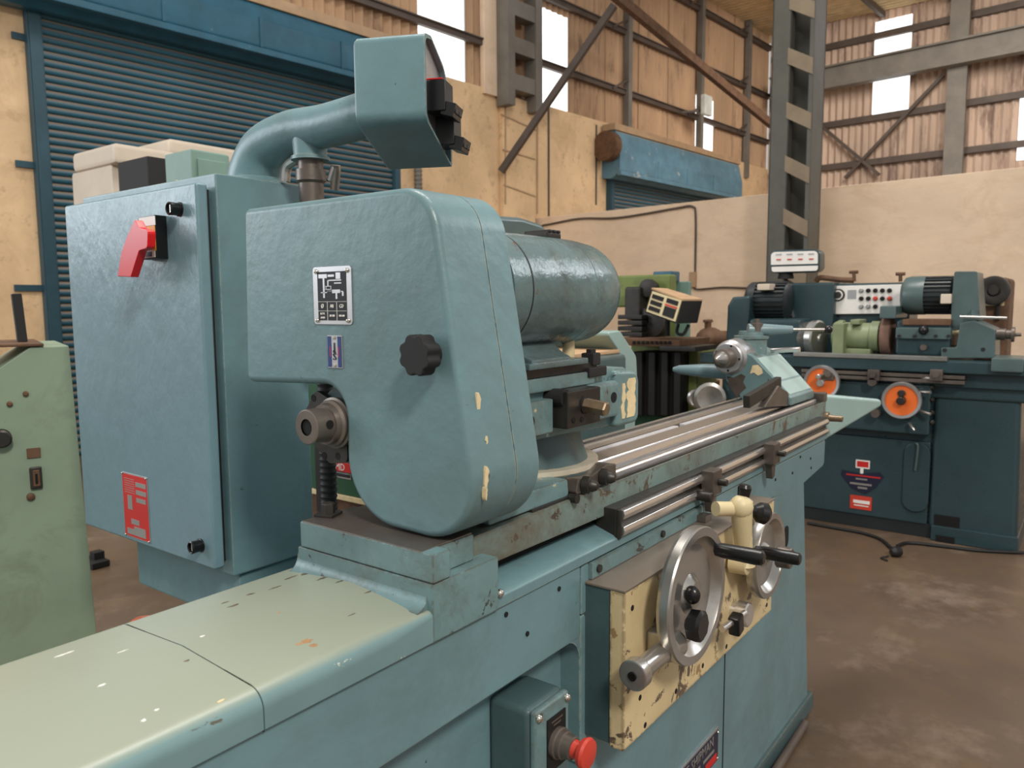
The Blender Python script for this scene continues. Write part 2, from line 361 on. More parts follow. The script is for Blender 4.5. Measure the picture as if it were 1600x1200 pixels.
for px in (978, 1090, 1163):
    a = wa(px)[0]; mb = MB(); bbox_(mb, a - .06, a + .06, -.04, .09, ZP - .35, ZT, .01); mb.build('wall_post', 'girder', wall_side)
    for z in (ZP + .66, ZP + 1.75, ZP + 2.9):
        mb = MB(); bar(mb, B(a - .5, .03, z - .02), B(a, .05, z + .24), .035, .035); mb.build('girt_stay', 'girder_dark', wall_side)
mb = MB(); bbox_(mb, wa(755)[0], wa(774)[0], -.04, .06, ZP - .1, ZT, .01); mb.build('wall_post', 'plaster', wall_side)
# loose plaster scars and chases on the wall between the shutters
for px, y0, y1 in ((857, 165, 338), (931, 195, 320)):
    a, _ = wa(px); mb = MB(); bbox_(mb, a - .02, a + .02, -.01, .012, wa(px, y1)[1], wa(px, y0)[1]); mb.build('plaster_crack', 'girder_dark', wall_side)
for (p0, q0), (p1, q1) in (((775, 180), (830, 205)), ((778, 235), (828, 250)), ((780, 290), (830, 308)), ((782, 160), (782, 320)), ((832, 170), (832, 335))):
    a, z = wa(p0, q0); a2, z2 = wa(p1, q1); mb = MB(); bar(mb, B(a, .105, z), B(a2, .105, z2), .02, .02); mb.build('plaster_crack', 'tan_box', wall_side)
# end wall sheets
we0, zE0 = wp(1275, 270, AE); dmax = wp(1640, 200, AE)[0]
zr = 12.2
wd0, wd1 = wp(1362, 150, AE)[0], wp(1421, 150, AE)[0]
wz0 = wp(1390, 178, AE)[1]; wz1 = wp(1390, 30, AE)[1]
k = 0; d = 0.0
while d < 16:
    nd = d + 1.05
    if d < wd0 < nd: nd = wd0
    if abs(d - wd0) < 1e-6: nd = wd1
    if abs(d - wd0) < 1e-6:
        sheet('siding_sheet', wall_end, B(AE, d, 0), -BN, -BX, nd - d, 3.1, wz0, 'siding_end'); sheet('siding_sheet', wall_end, B(AE, d, 0), -BN, -BX, nd - d, wz1, zr, 'siding_end')
        struct(sheet('window_4', None, B(AE, d, 0), -BN, -BX, nd - d, wz0, wz1, 'translucent', amp=.012))
    else: sheet('siding_sheet', wall_end, B(AE - .004 * (k % 2), d, 0), -BN, -BX, nd - d + .03, 3.1, zr, 'siding_end')
    d = nd; k += 1
wd2 = wp(1592, 200, AE)[0]
struct(sheet('window_5', None, B(AE - .05, wd2, 0), -BN, -BX, 1.1, wp(1600, 250, AE)[1], wp(1600, 150, AE)[1], 'translucent', amp=.012))
for px, y in ((1275, 265), (1275, 200), (1275, 80)):
    z = wp(px, y, AE)[1]; mb = MB(); bbox_(mb, AE - .14, AE - .03, .1, 16, z - .07, z + .07, .01); mb.build('girt', 'girder_dark', wall_end)
for (p0, q0), (p1, q1) in (((1275, 188), (1378, 275)), ((1325, 280), (1478, 120))):
    d0_, z0 = wp(p0, q0, AE); d1_, z1 = wp(p1, q1, AE); mb = MB(); bar(mb, B(AE - .2, d0_, z0), B(AE - .2, d1_, z1), .07, .07); mb.build('cross_brace', 'girder_dark', wall_end)
d0_ = wp(1479, 200, AE - .4)[0]; d1_ = wp(1506, 200, AE - .4)[0]
mb = MB(); bbox_(mb, AE - .45, AE - .25, d0_, d1_, 0, zr, .01); bbox_(mb, AE - .47, AE - .44, d0_ - .02, d1_ + .02, 0, zr)
cpost = mb.build('steel_column', 'girder'); tag(cpost, 'plain grey steel column against the far corrugated end wall', 'column')
z0 = wp(1290, 138, AE - .6)[1]
mb = MB(); bbox_(mb, AE - .75, AE - .50, .3, 16, z0 - .04, z0, 0); bbox_(mb, AE - .64, AE - .60, .3, 16, z0, z0 + .42); bbox_(mb, AE - .75, AE - .50, .3, 16, z0 + .42, z0 + .46)
cb = mb.build('crane_beam', 'girder'); tag(cb, 'long grey steel crane beam running across the far end wall', 'beam')
# roof over the far bays
zr0 = wp(1276, 47, AE)[1]; zr1 = wp(1490, 2, AE)[1]; dr0 = wp(1276, 47, AE)[0]; dr1 = wp(1490, 2, AE)[0]; sl = (zr1 - zr0) / (dr1 - dr0)
ceiling = None
mb = MB(); vs = []; nn = 300
for t in (0, .01):
    for i in range(nn + 1):
        a = 12.5 + (AE + .6 - 12.5) * i / nn; o = .03 * math.cos(2 * math.pi * i / 7) + t
        vs += [tuple(B(a, -.6, zr0 - sl * (dr0 + .6) + .12 + o)), tuple(B(a, 12, zr0 + sl * (12 - dr0) + .12 + o))]
h = 2 * (nn + 1); fs = []
for i in range(nn): a = 2 * i; fs += [(a, a + 2, a + 3, a + 1), (h + a, h + a + 1, h + a + 3, h + a + 2)]
mb.add(vs, fs); ceiling = struct(mb.build('ceiling', 'roofing', ang=60))
for dd in (1.2, 2.6, 4.0, 5.4, 6.8):
    mb = MB(); bar(mb, B(12.5, dd, zr0 + sl * (dd - dr0) + .02), B(AE, dd, zr0 + sl * (dd - dr0) + .02), .08, .12); mb.build('roof_rail', 'girder_dark', ceiling)

# ---- roller shutters
def shutter(n, a0, a1, ztop, zhood, dh, zwall, hm='shutter_blue', ext=.2):
    root = bpy.data.objects.new('door_%d' % n, None); COL.objects.link(root); root.location = B(a0, 0, 0); ORG[root.name] = tuple(root.location); struct(root)
    mb = MB(); pit = .073; pr = [(.0, 0), (.018, .009), (.026, .028), (.02, .055), (.004, .069), (.0, .073), (-.01, .073), (-.01, 0)]
    vs = [tuple(B(a, .05 + p[0], p[1])) for a in (a0 + .06, a1 - .06) for p in pr]; k = len(pr)
    fs = [(i, (i + 1) % k, k + (i + 1) % k, k + i) for i in range(k)] + [tuple(range(k - 1, -1, -1)), tuple(range(k, 2 * k))]
    mb._bev(vs, fs, 0); s0 = mb.build('slat', 'slat_blue', root, ang=50)
    for i in range(1, int(ztop / pit) + 3): rep(s0, 'slat', root, (0, 0, pit * i))
    for a in (a0, a1):
        mb = MB(); bbox_(mb, a - .065, a + .065, .0, .10, 0, ztop + .1, .008); bbox_(mb, a - .05, a + .05, .10, .115, 0, ztop, .004); mb.build('guide_rail', 'jamb_blue', root)
    mb = MB(); pf = rnd([(0, ztop), (dh * .55, ztop - .02), (dh, ztop + .10), (dh, ztop + .40), (dh * .75, zhood), (0, zhood)], .05, 3)
    vs = [tuple(B(a, p[0], p[1])) for a in (a0 - ext, a1 + .25) for p in pf]; k = len(pf)
    mb._bev(vs, [(i, (i + 1) % k, k + (i + 1) % k, k + i) for i in range(k)] + [tuple(range(k - 1, -1, -1)), tuple(range(k, 2 * k))], 0); hd = mb.build('shutter_hood', hm, root)
    mb = MB(); bbox_(mb, a0 - ext, a1 + .25, dh - .06, dh + .03, ztop + .02, ztop + .09, .01); mb.build('hood_lip', hm, hd)
    mb = MB(); bbox_(mb, a0 - .25, a1 + .3, dh * .1, dh * .8, zhood, zhood + .12, .01); mb.build('lintel_board', 'tan_box', hd)
    for i in range(1, 4):
        a = a0 + (a1 - a0) * i / 4; mb = MB(); bbox_(mb, a - .015, a + .015, dh - .01, dh + .012, ztop + .1, ztop + .42); mb.build('hood_seam', hm, hd)
    return root
shutter(1, wa(66)[0], wa(614)[0], wa(400, 92, .3)[1], wa(400, 6, .3)[1], .42, ZP, ext=1.2)
sh2 = shutter(2, wa(950)[0], wa(1126)[0], wa(1040, 292, .3)[1], wa(1040, 228, .2)[1], .40, ZP, 'shutter_dusty')
mb = MB(); a = wa(950)[0] - .25; zc = wa(960, 232, .2)[1]; mb.cyl(B(a - .18, .22, zc), B(a, .22, zc), .26, n=24); mb.build('drum_end', 'rust', sh2)
for px, q in ((40, 60), (44, 450), (46, 258)):
    a, z = wa(px, q); mb = MB(); bbox_(mb, a - .12, a + .14, 0, .03, z - .03, z + .03); mb.build('guide_lug', 'jamb_blue', bpy.data.objects['door_1'])

# ---- built-up columns
def lattice(name, label, a, d, wdt, dep, z0, z1, step, m1, m2, tilt):
    """two channels facing each other, joined by slanting batten plates on the open sides"""
    t = thing(name, label, 'column', B(a, d, z0))
    cw = dep * .46
    mb = MB(); bbox_(mb, a, a + .02, d, d + cw, z0, z1, .003); bbox_(mb, a, a + wdt, d, d + .02, z0, z1, .003); bbox_(mb, a, a + .10, d + cw - .02, d + cw, z0, z1, .003); mb.build('channel', m1, t)
    mb = MB(); bbox_(mb, a + wdt - .03, a + wdt, d, d + dep, z0, z1, .003); bbox_(mb, a, a + wdt, d + dep - .03, d + dep, z0, z1, .003); bbox_(mb, a, a + .015, d + dep - .05, d + dep, z0, z1, .002); mb.build('channel', m1, t)
    z = z0 + .1
    while z < z1:
        p0 = B(a - .006, d + cw - .03, z); p1 = B(a - .006, d + dep - .005, z + tilt)
        mb = MB(); mb.obox((p0 + p1) / 2, BX * .008, (p1 - p0) / 2, Vector((0, 0, step * .15)), 0); mb.build('batten', m2, t); z += step
    return t
ac = 8.9
dc0 = wp(1203, 200, ac)[0]; dc1 = wp(1268, 200, ac)[0]
lattice('lattice_column', 'tall grey steel lattice column rising behind the dark grinder', ac, dc0, .34, dc1 - dc0, 0, 7.5, .60, 'column_paint', 'column_tan', -.17)
ac2 = wa(779, 60, .1)[0]
t = thing('lattice_column', 'pale lattice column above the plaster, between two bright daylight panels', 'column', B(ac2, .05, ZP))
w_ = wa(833, 60, .1)[0] - ac2
for s in (0, 1):
    mb = MB(); bbox_(mb, ac2 + s * (w_ - .16), ac2 + s * (w_ - .16) + .16, .05, .30, ZP - .25, ZT, .008); mb.build('channel', 'girder', t)
for i in range(9):
    mb = MB(); z = ZP + .0 + i * .55; bbox_(mb, ac2 + .1, ac2 + w_ - .1, .07, .28, z, z + .24, .008); mb.build('batten', 'girder', t)
# diagonal strut and sloping rafter beam in front of the side wall
d_ = 1.6
p0 = B(*[wa(783, 268, .12)[0], .12, wa(783, 268, .12)[1]]); a1, z1 = wa(960, 8, 1.8); p1 = B(a1, 1.8, z1)
mb = MB(); bar(mb, p0, p1, .10, .10, .01); st = mb.build('diagonal_strut', 'girder_dark'); tag(st, 'dark steel strut leaning from the plaster wall up to the roof beam', 'strut')
a2, z2 = wa(1202, 196, 1.8); p2 = B(a2, 1.8, z2)
mb = MB(); e = (p2 - p1).normalized(); bar(mb, p1 - e * 1.2 + Vector((0, 0, .16)), p2 + e * .1 + Vector((0, 0, .05)), .10, .15, .01); rb = mb.build('sloping_beam', 'rust'); tag(rb, 'rusty steel beam sloping down to the right towards the lattice column', 'beam')
# floodlight, cables on the walls
a, z = wa(1104, 165, .5); t = thing('floodlight', 'small white floodlight on a bracket in front of the narrow daylight panel', 'lamp', B(a, .1, z))
mb = MB(); c = B(a, .5, z); mb.obox(c, BX * .16, BN * .05, Vector((0, 0, .2)), .02); mb.build('lamp_head', 'flood_white', t)
mb = MB(); bar(mb, B(a - .3, .1, z - .12), B(a - .05, .45, z - .1), .04, .04); mb.build('bracket', 'girder_dark', t)
pts = [(832, 160), (833, 348), (850, 352), (905, 342), (960, 341), (1010, 334), (1060, 325), (1083, 323), (1088, 340), (1087, 430)]
path = [Vector(B(wa(832, 160)[0] + .0, .03, wa(832, 160)[1]))] + [B(AP - .02, max(.02, wp(x, y, AP)[0]), wp(x, y, AP)[1]) for x, y in pts[1:]]
mb = MB(); mb.tube(bez(path, 6), .016, 6); tag(mb.build('wall_cable', 'girder_dark'), 'thin dark cable looping along the plaster partition wall to a socket', 'cable')
dq, zq = wp(1084, 437, AP); mb = MB(); bbox_(mb, AP - .05, AP, dq - .05, dq + .05, zq - .11, zq + .11, .008); tag(mb.build('wall_switch', 'tan_box'), 'small tan switch box on the plaster partition at the cable end', 'switch')
path = [B(AP - .02, *wp(x, y, AP)) for x, y in ((1084, 448), (1092, 452), (1130, 449), (1175, 450), (1215, 446))]
mb = MB(); mb.tube(bez(path, 6), .014, 6); tag(mb.build('wall_cable', 'girder_dark'), 'thin cable running from the tan switch box towards the lattice column', 'cable')
a = wa(652, 280, .08)[0]; mb = MB(); z0, z1 = 1.0, wa(652, 262, .08)[1] + .5; pr = []
zz = z0
while zz < z1: pr += [(zz, .05), (zz + .03, .06)]; zz += .06
mb.lathe(B(a, .1, 0), (0, 0, 1), pr, 10); tag(mb.build('conduit', 'girder'), 'ribbed grey flexible conduit on the wall beside the large shutter', 'conduit')

# ================================================================== main grinder
G = thing('cylindrical_grinder', 'large worn teal cylindrical grinding machine with cream handwheel panel in the foreground', 'machine', (1.6, 1.1, 0))
# bed and base
mb = MB()
mb.prism([(.20, 0), (2.79, 0), (2.79, .10), (2.70, .14), (2.66, .88), (.20, .88)], 'y', .80, 1.40, .012)
mb.prism(rnd([(1.22, .03), (2.80, .03), (2.66, .90), (1.22, .90)], 0), 'y', .757, .82, .008)
bed = mb.build('bed', 'teal', G)
mb = MB(); mb.box(.15, 2.83, .742, 1.45, 0, .075, .02); mb.build('base_plinth', 'teal_dark', G)
mb = MB(); mb.prism([(-.35, .86), (1.215, .86), (1.215, 1.003), (-.35, 1.003)], 'y', .755, 1.12, .004)
ap = rnd([(-.35, .875), (1.20, .875), (1.213, .86), (1.213, 1.003), (-.35, 1.003)], 0); mb.build('apron', 'teal', G)
pl = [(1.22, .90), (2.34, .90), (2.52, .872), (2.90, .905), (2.905, 1.0), (1.22, 1.0)]
mb = MB(); mb.prism(rnd(pl, [0, 0, .1, .02, .01, 0]), 'y', .756, 1.12, .006); mb.build('front_rail_casting', 'teal', G)
cq = [(1.213 - .045 + .045 * math.sin(math.pi / 2 * k / 8), .862 - .045 + .045 * math.cos(math.pi / 2 * k / 8)) for k in range(9)]
mb = MB(); mb.prism([(1.216, .864)] + cq + [(1.216, .60)], 'y', .7565, .802, .0); mb.build('recess_corner', 'teal', G)
for x, z in ((2.60, .985), (2.72, .96), (2.73, .925), (2.35, .955), (2.52, .945), (1.04, .93), (.98, .985), (1.14, .98)):
    mb = MB(); yy = .7555 if x > 1.3 else .7545; mb.cyl((x, yy - .0015, z), (x, yy + .004, z), .0045, n=12); mb.build('screw_hole', 'hole', G)
# hood: a top plate with rounded front edge, left piece and a second piece up to the block
def hood(name, x0, x1, m, zt=1.052):
    mb = MB(); pf = rnd([(.748, 1.006), (.748, zt), (.92, zt + .010), (1.09, zt), (1.09, 1.006)], [0, .045, 0, .03, 0], 10)
    mb.prism(pf, 'x', x0, x1, .0); return mb.build(name, m, G)
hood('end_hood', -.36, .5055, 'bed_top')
def hprof(r): return rnd([(.748, 1.006), (.748, 1.052), (.92, 1.062), (1.09, 1.052), (1.09, 1.006)], [0, r, 0, .03, 0], 10)
mb = MB(); xs = [.507, .58, .65, .72, .797]; rs = [.045, .040, .031, .020, .008]; vs = []; fs = []
for x, r in zip(xs, rs): pf = hprof(r); n = len(pf); vs += [(x, p[0], p[1]) for p in pf]
for i in range(len(xs) - 1): fs += [(i * n + k, i * n + (k + 1) % n, (i + 1) * n + (k + 1) % n, (i + 1) * n + k) for k in range(n)]
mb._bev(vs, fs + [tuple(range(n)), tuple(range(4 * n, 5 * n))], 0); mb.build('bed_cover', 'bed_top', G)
mb = MB(); mb.prism(rnd([(.7495, 1.003), (.7495, 1.0525), (.92, 1.0615), (1.088, 1.0525), (1.088, 1.003)], [0, .045, 0, .03, 0], 10), 'x', .5053, .5073, 0); mb.build('joint_gap', 'hole', G)
# pedestal with concave fillet and block on it
pf = [(.772, 1.048)] + [(.796 - .022 * (1 - math.sin(q)), 1.0535 + .026 * (1 - math.cos(q))) for q in [math.pi / 2 * k / 8 for k in range(9)]] + [(.80, 1.0825), (.80, 1.048)]
mb = MB(); mb.prism(pf, 'y', .758, 1.06, 0); mb.build('fillet', 'teal_worn', G)
mb = MB(); mb.box(.795, .952, .7470, 1.058, 1.0045, 1.0935, .003); mb.build('pedestal', 'teal_worn', G)
mb = MB(); mb.box(.795, .834, .745, 1.05, 1.0945, 1.138, .003); mb.box(.834, .915, .768, 1.05, 1.0945, 1.136, .002); blk = mb.build('support_block', 'teal_worn', G)
mb = MB(); mb.box(.797, .913, .77, 1.048, 1.1365, 1.1392, .001); mb.build('block_top', 'brown_steel', G)
bp = hit(513, 805, Z=1.139)
mb = MB(); mb.obox((bp[0], bp[1], 1.1415), (.017, .006, 0), (-.006, .017, 0), (0, 0, .0025), .001)
mb.lathe((bp[0], bp[1], 1.143), (0, 0, 1), [(0, .0125), (.016, .0125), (.018, .010)], 6); mb.build('hex_bolt', 'dark_steel', G)
# lower way cover and its step under the table
pf = [(.750, 1.004), (.750, 1.022), (.757, 1.029), (.80, 1.043), (1.10, 1.043), (1.10, 1.004)]
mb = MB(); mb.prism(pf, 'x', .953, 2.90, .002); mb.build('way_cover', 'teal', G)
mb = MB(); mb.sphere((.957, .749, 1.030), .007); mb.build('oil_nipple', 'chrome', G)
mb = MB(); mb.box(.955, 2.93, .81, 1.07, 1.043, 1.082, .0); mb.build('table_shade_block', 'hole', G)  # solid black block; the shade under the table is its colour
# table with its ground rails
tp = [(.78, 1.068), (.78, 1.128), (1.06, 1.128), (1.06, 1.068)]
mb = MB()
pts = [(.925, 1.082), (.94, 1.068), (2.985, 1.052), (2.985, 1.130), (.925, 1.126)]
mb.prism(rnd(pts, [.02, .01, .004, .004, .004], 4), 'y', .78, 1.075, .002); tab = mb.build('table', 'table_side', G)
mb = MB(); mb.box(1.10, 2.98, .785, 1.06, 1.124, 1.1315, .001); mb.build('table_top_plate', 'dark_steel', tab)
for prof, x0, x1, m in (([(.800, 1.13), (.800, 1.138), (.804, 1.1425), (.816, 1.1425), (.820, 1.138), (.820, 1.13)], 1.375, 2.93, 'steel'), ([(.820, 1.13), (.820, 1.134), (.846, 1.134), (.846, 1.13)], 1.375, 2.9, 'dark_steel'),
                        ([(.844, 1.13), (.846, 1.146), (.852, 1.1555), (.905, 1.1565), (.905, 1.13)], 1.33, 2.9, 'flat_steel'), ([(.843, 1.132), (.8455, 1.1465), (.8515, 1.1558), (.853, 1.1545), (.848, 1.146), (.846, 1.132)], 1.331, 2.899, 'steel'),
                        ([(.905, 1.13), (.905, 1.159), (.921, 1.159), (.921, 1.13)], 1.36, 1.97, 'glint_steel'), ([(.905, 1.13), (.905, 1.159), (.921, 1.159), (.921, 1.13)], 2.01, 2.9, 'glint_steel'), ([(.921, 1.13), (.921, 1.148), (.932, 1.148), (.932, 1.13)], 1.36, 2.9, 'dark_steel'),
                        ([(.932, 1.13), (.932, 1.157), (.962, 1.157), (.962, 1.13)], 1.36, 2.9, 'flat_steel'), ([(.962, 1.13), (.962, 1.160), (.970, 1.160), (.970, 1.13)], 1.36, 2.9, 'steel'), ([(.970, 1.13), (.970, 1.146), (.99, 1.146), (.99, 1.13)], 1.36, 2.9, 'dark_steel'), ([(.99, 1.13), (.99, 1.160), (1.004, 1.160), (1.004, 1.13)], 1.4, 2.9, 'steel')):
    mb = MB(); mb.prism(prof, 'x', x0, x1, .0012); mb.build('table_rail', m, tab)
mb = MB(); mb.box(2.96, 3.0, .78, 1.04, 1.128, 1.162, .004); mb.cyl((2.99, .80, 1.15), (3.02, .80, 1.15), .012); mb.build('end_bracket', 'brown_steel', tab)
mb = MB(); mb.cyl((2.97, .775, 1.07), (2.97, .715, 1.07), .013, .011, ch=.002); mb.cyl((2.97, .79, 1.07), (2.97, .765, 1.07), .022); mb.build('end_stop', 'brass_dull', tab)
# splash nose at the right end
mb = MB(); b0 = [(3.0, .79, 1.155), (3.0, 1.04, 1.165), (3.0, 1.04, .98), (3.0, .79, .97)]
tipp = hit(1375, 628, X=3.42); tp_ = [(3.42, tipp[1] - .01, tipp[2] + .012), (3.42, tipp[1] + .03, tipp[2] + .012), (3.42, tipp[1] + .03, tipp[2] - .02), (3.42, tipp[1] - .01, tipp[2] - .02)]
mb._bev(b0 + tp_, [(0, 1, 2, 3), (7, 6, 5, 4), (0, 4, 5, 1), (1, 5, 6, 2), (2, 6, 7, 3), (3, 7, 4, 0)], .018, 4); mb.build('splash_nose', 'pale_teal', G)
# dog rails and trip dogs on the front
for z0, z1 in ((1.060, 1.079), (1.026, 1.045)):
    mb = MB(); mb.prism([(.742, z0), (.738, (z0 + z1) / 2), (.742, z1), (.760, z1), (.760, z0)], 'x', 1.36, 2.88, .002); mb.build('dog_rail', 'steel', G)
mb = MB(); mb.box(1.345, 2.89, .752, .80, 1.018, 1.084, .002); mb.build('rail_back', 'dark_steel', G)
mb = MB(); mb.box(1.348, 1.36, .745, .765, 1.020, 1.082, .003); mb.build('rail_end', 'dark_steel', G)
for x in (1.755, 2.20):
    mb = MB(); mb.box(x, x + .055, .712, .745, 1.030, 1.092, .004); mb.prism([(x + .01, 1.03), (x + .045, 1.03), (x + .04, .99), (x + .02, .985)], 'y', .722, .742, .002); dg = mb.build('trip_dog', 'brown_steel', G)
    mb = MB(); mb.cyl((x + .03, .712, 1.062), (x + .03, .690, 1.062), .0085, ch=.001); mb.build('clamp_screw', 'dark_steel', dg)
mb = MB(); mb.cyl((1.73, .745, 1.035), (1.73, .705, 1.035), .012, ch=.002); mb.build('stop_pin', 'dark_steel', G)
# control box with cream front plate
mb = MB(); mb.box(1.235, 2.075, .700, .80, .652, .962, .003); mb.build('control_box', 'teal_dark', G)
mb = MB(); mb.box(1.232, 2.078, .669, .701, .648, .961, .003); cp = mb.build('cream_panel', 'cream', G)
mb = MB(); mb.box(1.232, 2.078, .668, .765, .961, .9655, .001); mb.build('box_lid', 'flat_steel', G)
mb = MB(); mb.box(1.245, 1.80, .748, .758, .966, .999, .002); mb.build('lid_flange', 'teal_worn', G)
for x in (1.27, 1.55):
    mb = MB(); mb.cyl((x, .749, .983), (x, .743, .983), .008, n=12); mb.build('flange_screw', 'dark_steel', G)
mb = MB(); mb.box(1.74, 1.78, .725, .755, .966, .982, .002); mb.build('lid_stop', 'brown_steel', G)
for px, py in ((988, 950), (1000, 1090), (1056, 1080), (1098, 1040), (1135, 1010), (1198, 945), (1008, 1133), (1028, 935)):
    x, z = fxz(px, py, .669); mb = MB(); mb.cyl((x, .6685, z), (x, .675, z), .006, n=12); mb.build('panel_hole', 'hole', cp)
def handwheel(x, z, r, y0, hub, sp):
    """dished wheel whose axis points out of the front"""
    p = (x, .669, z); t = .669 - y0
    mb = MB(); mb.lathe(p, (0, -1, 0), [(0, hub * 1.1), (t - .034, hub), (t - .03, r * .70), (t - .028, r * .90), (t - .028, r * .97), (t - .02, r), (t - .004, r), (t, r * .985), (t, r * .86), (t - .004, r * .84), (t - .018, r * .72), (t - .020, r * .30), (t - .006, hub * .8), (t - .002, hub * .3)], 56)
    return mb.build('handwheel', 'ground_steel', G, ang=25)
cx, cz = 1.415, .915; hw = handwheel(cx, cz, .139, .60, .035, 0)
q = fxz(1118, 858, .60)
mb = MB(); mb.lathe((q[0], .602, q[1]), (0, -1, 0), [(0, .008), (.004, .0135), (.02, .0155), (.085, .0165), (.100, .0150), (.104, .010)], 24); mb.build('crank_handle', 'black', hw)
mb = MB(); x, z = fxz(1083, 930, .60); mb.sphere((x, .602, z), .017, sc=(.8, 1, 1.1)); mb.build('hub_knob', 'black', hw)
x, z = fxz(1080, 975, .60)
mb = MB(); mb.lathe((x, .61, z), (0, -1, 0), [(0, .012), (.01, .031), (.030, .033), (.036, .026)], 8); mb.build('star_knob', 'black', hw)
hw2 = handwheel(1.885, .868, .108, .610, .03, 0)
q = fxz(1186, 862, .60)
mb = MB(); mb.lathe((q[0], .612, q[1]), (0, -1, 0), [(0, .008), (.004, .013), (.02, .015), (.09, .0155), (.105, .014), (.108, .010)], 24); mb.build('crank_handle', 'black', hw2)
mb = MB(); mb.cyl((1.90, .60, .865), (1.90, .565, .865), .028, .026, ch=.003); mb.build('hub', 'brown_steel', hw2)
# lever casting between the wheels
J = [hit(1118, 795, Y=.665), hit(1145, 795, Y=.64), hit(1158, 792, Y=.625), hit(1160, 830, Y=.625), hit(1163, 870, Y=.63)]
mb = MB(); mb.tube([J[0], J[1], J[2] + np.array([0, 0, .0])], [.017, .017, .024], 16); mb.tube([J[2] + np.array([0, 0, .012]), J[3], J[4], J[4] - np.array([0, 0, .02])], [.026, .022, .020, .026], 16); mb.sphere(tuple(J[2]), .028, 16); mb.lathe(tuple(J[4] - np.array([0, 0, .016])), (0, 1, 0), [(-.012, .022), (-.010, .026), (.03, .028)], 20); lv = mb.build('lever_casting', 'cream_clean', G)
a = hit(1178, 800, Y=.61); mb = MB(); mb.lathe(tuple(hit(1165, 795, Y=.625)), Vector(a) - Vector(hit(1162, 795, Y=.625)) + Vector((0, -.012, 0)), [(0, .010), (.008, .013), (.022, .013), (.034, .024), (.050, .026), (.058, .018)], 20); mb.build('lever_knob', 'black', lv)
a = hit(1160, 785, Y=.625); mb = MB(); mb.lathe(tuple(a), (.10, -.1, 1), [(0, .012), (.035, .016), (.042, .012)], 18); mb.build('lever_grip', 'black', lv)
# plunger knob lower left and the clamp to the right of the wheel
p1 = Vector(hit(989, 1056, Y=.628)); p0 = p1 + Vector((.17, 0, 0))
mb = MB(); L = .17; mb.lathe(p0, (-1, 0, 0), [(0, .03), (L * .18, .028), (L * .19, .0195), (L * .84, .0195), (L * .85, .0255), (L * .88, .0285), (L, .0285), (L + .002, .025)], 36); mb.box(p0.x - .04, p0.x + .05, p1.y - .01, .67, p1.z - .028, p1.z + .028, .006); pk = mb.build('plunger_knob', 'ground_steel', G)
mb = MB(); e = (p1 - p0).normalized(); mb.lathe(p1 + e * .002, e, [(0, .0085), (.003, .0085), (.003, .005), (.0005, .005)], 20); mb.build('socket_screw', 'black', pk)
q = Vector(hit(1145, 955, Y=.669)); mb = MB(); mb.lathe(q, (-.05, -1, .03), [(0, .026), (.012, .026), (.014, .030), (.040, .030), (.043, .026)], 28); kn = mb.build('clamp_spindle', 'steel', G)
q2 = Vector(hit(1150, 975, Y=.618)); mb = MB(); mb.obox(q2, (.016, 0, .004), (0, .014, 0), (-.004, 0, .022), .005); mb.build('clamp_lever', 'black', kn)
mb = MB(); mb.cyl(q2 + Vector((-.055, .012, .004)), q2 + Vector((.045, -.004, .012)), .008); mb.build('clamp_pin', 'steel', kn)
# oval slot in the base, seam, nameplate
x, z = fxz(1228, 838, .757); mb = MB(); mb.prism(rnd([(x - .02, z - .035), (x + .02, z - .035), (x + .02, z + .035), (x - .02, z + .035)], .0195, 6), 'y', .7545, .76, 0); mb.build('oval_slot', 'hole', G)
mb = MB(); mb.box(1.966, 1.970, .7555, .76, .08, .70); mb.build('panel_seam', 'hole', G)
x1, z1 = fxz(1121, 1134, .757); x1b, z1b = fxz(1121, 1185, .757)
np_ = MB(); xl = x1 - .33; np_.box(xl, x1, .753, .757, z1b, z1, .001); pl_ = np_.build('nameplate', 'plate_metal', G)
mb = MB(); mb.box(xl + .005, x1 - .005, .7522, .7535, z1b + .004, z1 - .006); mb.build('plate_face', 'dark_navy', pl_)
hh = z1 - z1b
text('JONES-SHIPMAN', hh * .38, ((xl + x1) / 2, .7518, z1 - hh * .26), (1, 0, 0), (0, 0, 1), 'plate_metal', pl_, sx=.95)
for u0, u1, v in ((.12, .34, .54), (.40, .62, .54), (.68, .90, .54), (.20, .48, .70)):
    mb = MB(); mb.box(xl + (x1 - xl) * u0, xl + (x1 - xl) * u1, .7516, .7522, z1 - hh * (v + .05), z1 - hh * (v - .03)); mb.build('plate_print', 'plate_metal', pl_)
mb = MB(); mb.box(x1 - .09, x1 - .015, .7516, .7522, z1b + hh * .08, z1b + hh * .30); mb.build('plate_stamp', 'red_plate', pl_)
for zz in (z1 - .012, z1b + .010):
    mb = MB(); mb.sphere((x1 - .010, .752, zz), .004); mb.build('rivet', 'chrome', pl_)
# emergency stop box on the recessed front
X0 = .985; WB = .108; ZB = .826
mb = MB(); mb.box(X0, X0 + WB, .712, .80, .56, ZB, .012, 3); es = mb.build('stop_box', 'teal_dark', G)
mb = MB(); mb.box(X0 + .003, X0 + WB - .003, .700, .714, .563, ZB - .002, .005, 3); mb.build('stop_box_lid', 'teal_worn', es)
for x in (X0 + .011, X0 + WB - .011):
    mb = MB(); mb.sphere((x, .700, ZB - .013), .0075); mb.build('lid_screw', 'chrome', es)
mb = MB(); mb.box(X0 + .034, X0 + .090, .6975, .701, ZB - .125, ZB - .028); mb.build('stop_label', 'print_black', es)
for x0_, x1_, z_ in ((.046, .080, .036), (.052, .074, .043)):
    mb = MB(); mb.box(X0 + x0_, X0 + x1_, .6972, .6976, ZB - z_ - .002, ZB - z_ + .001); mb.build('label_print', 'brown_steel', es)
c = (X0 + .062, .698, ZB - .078)
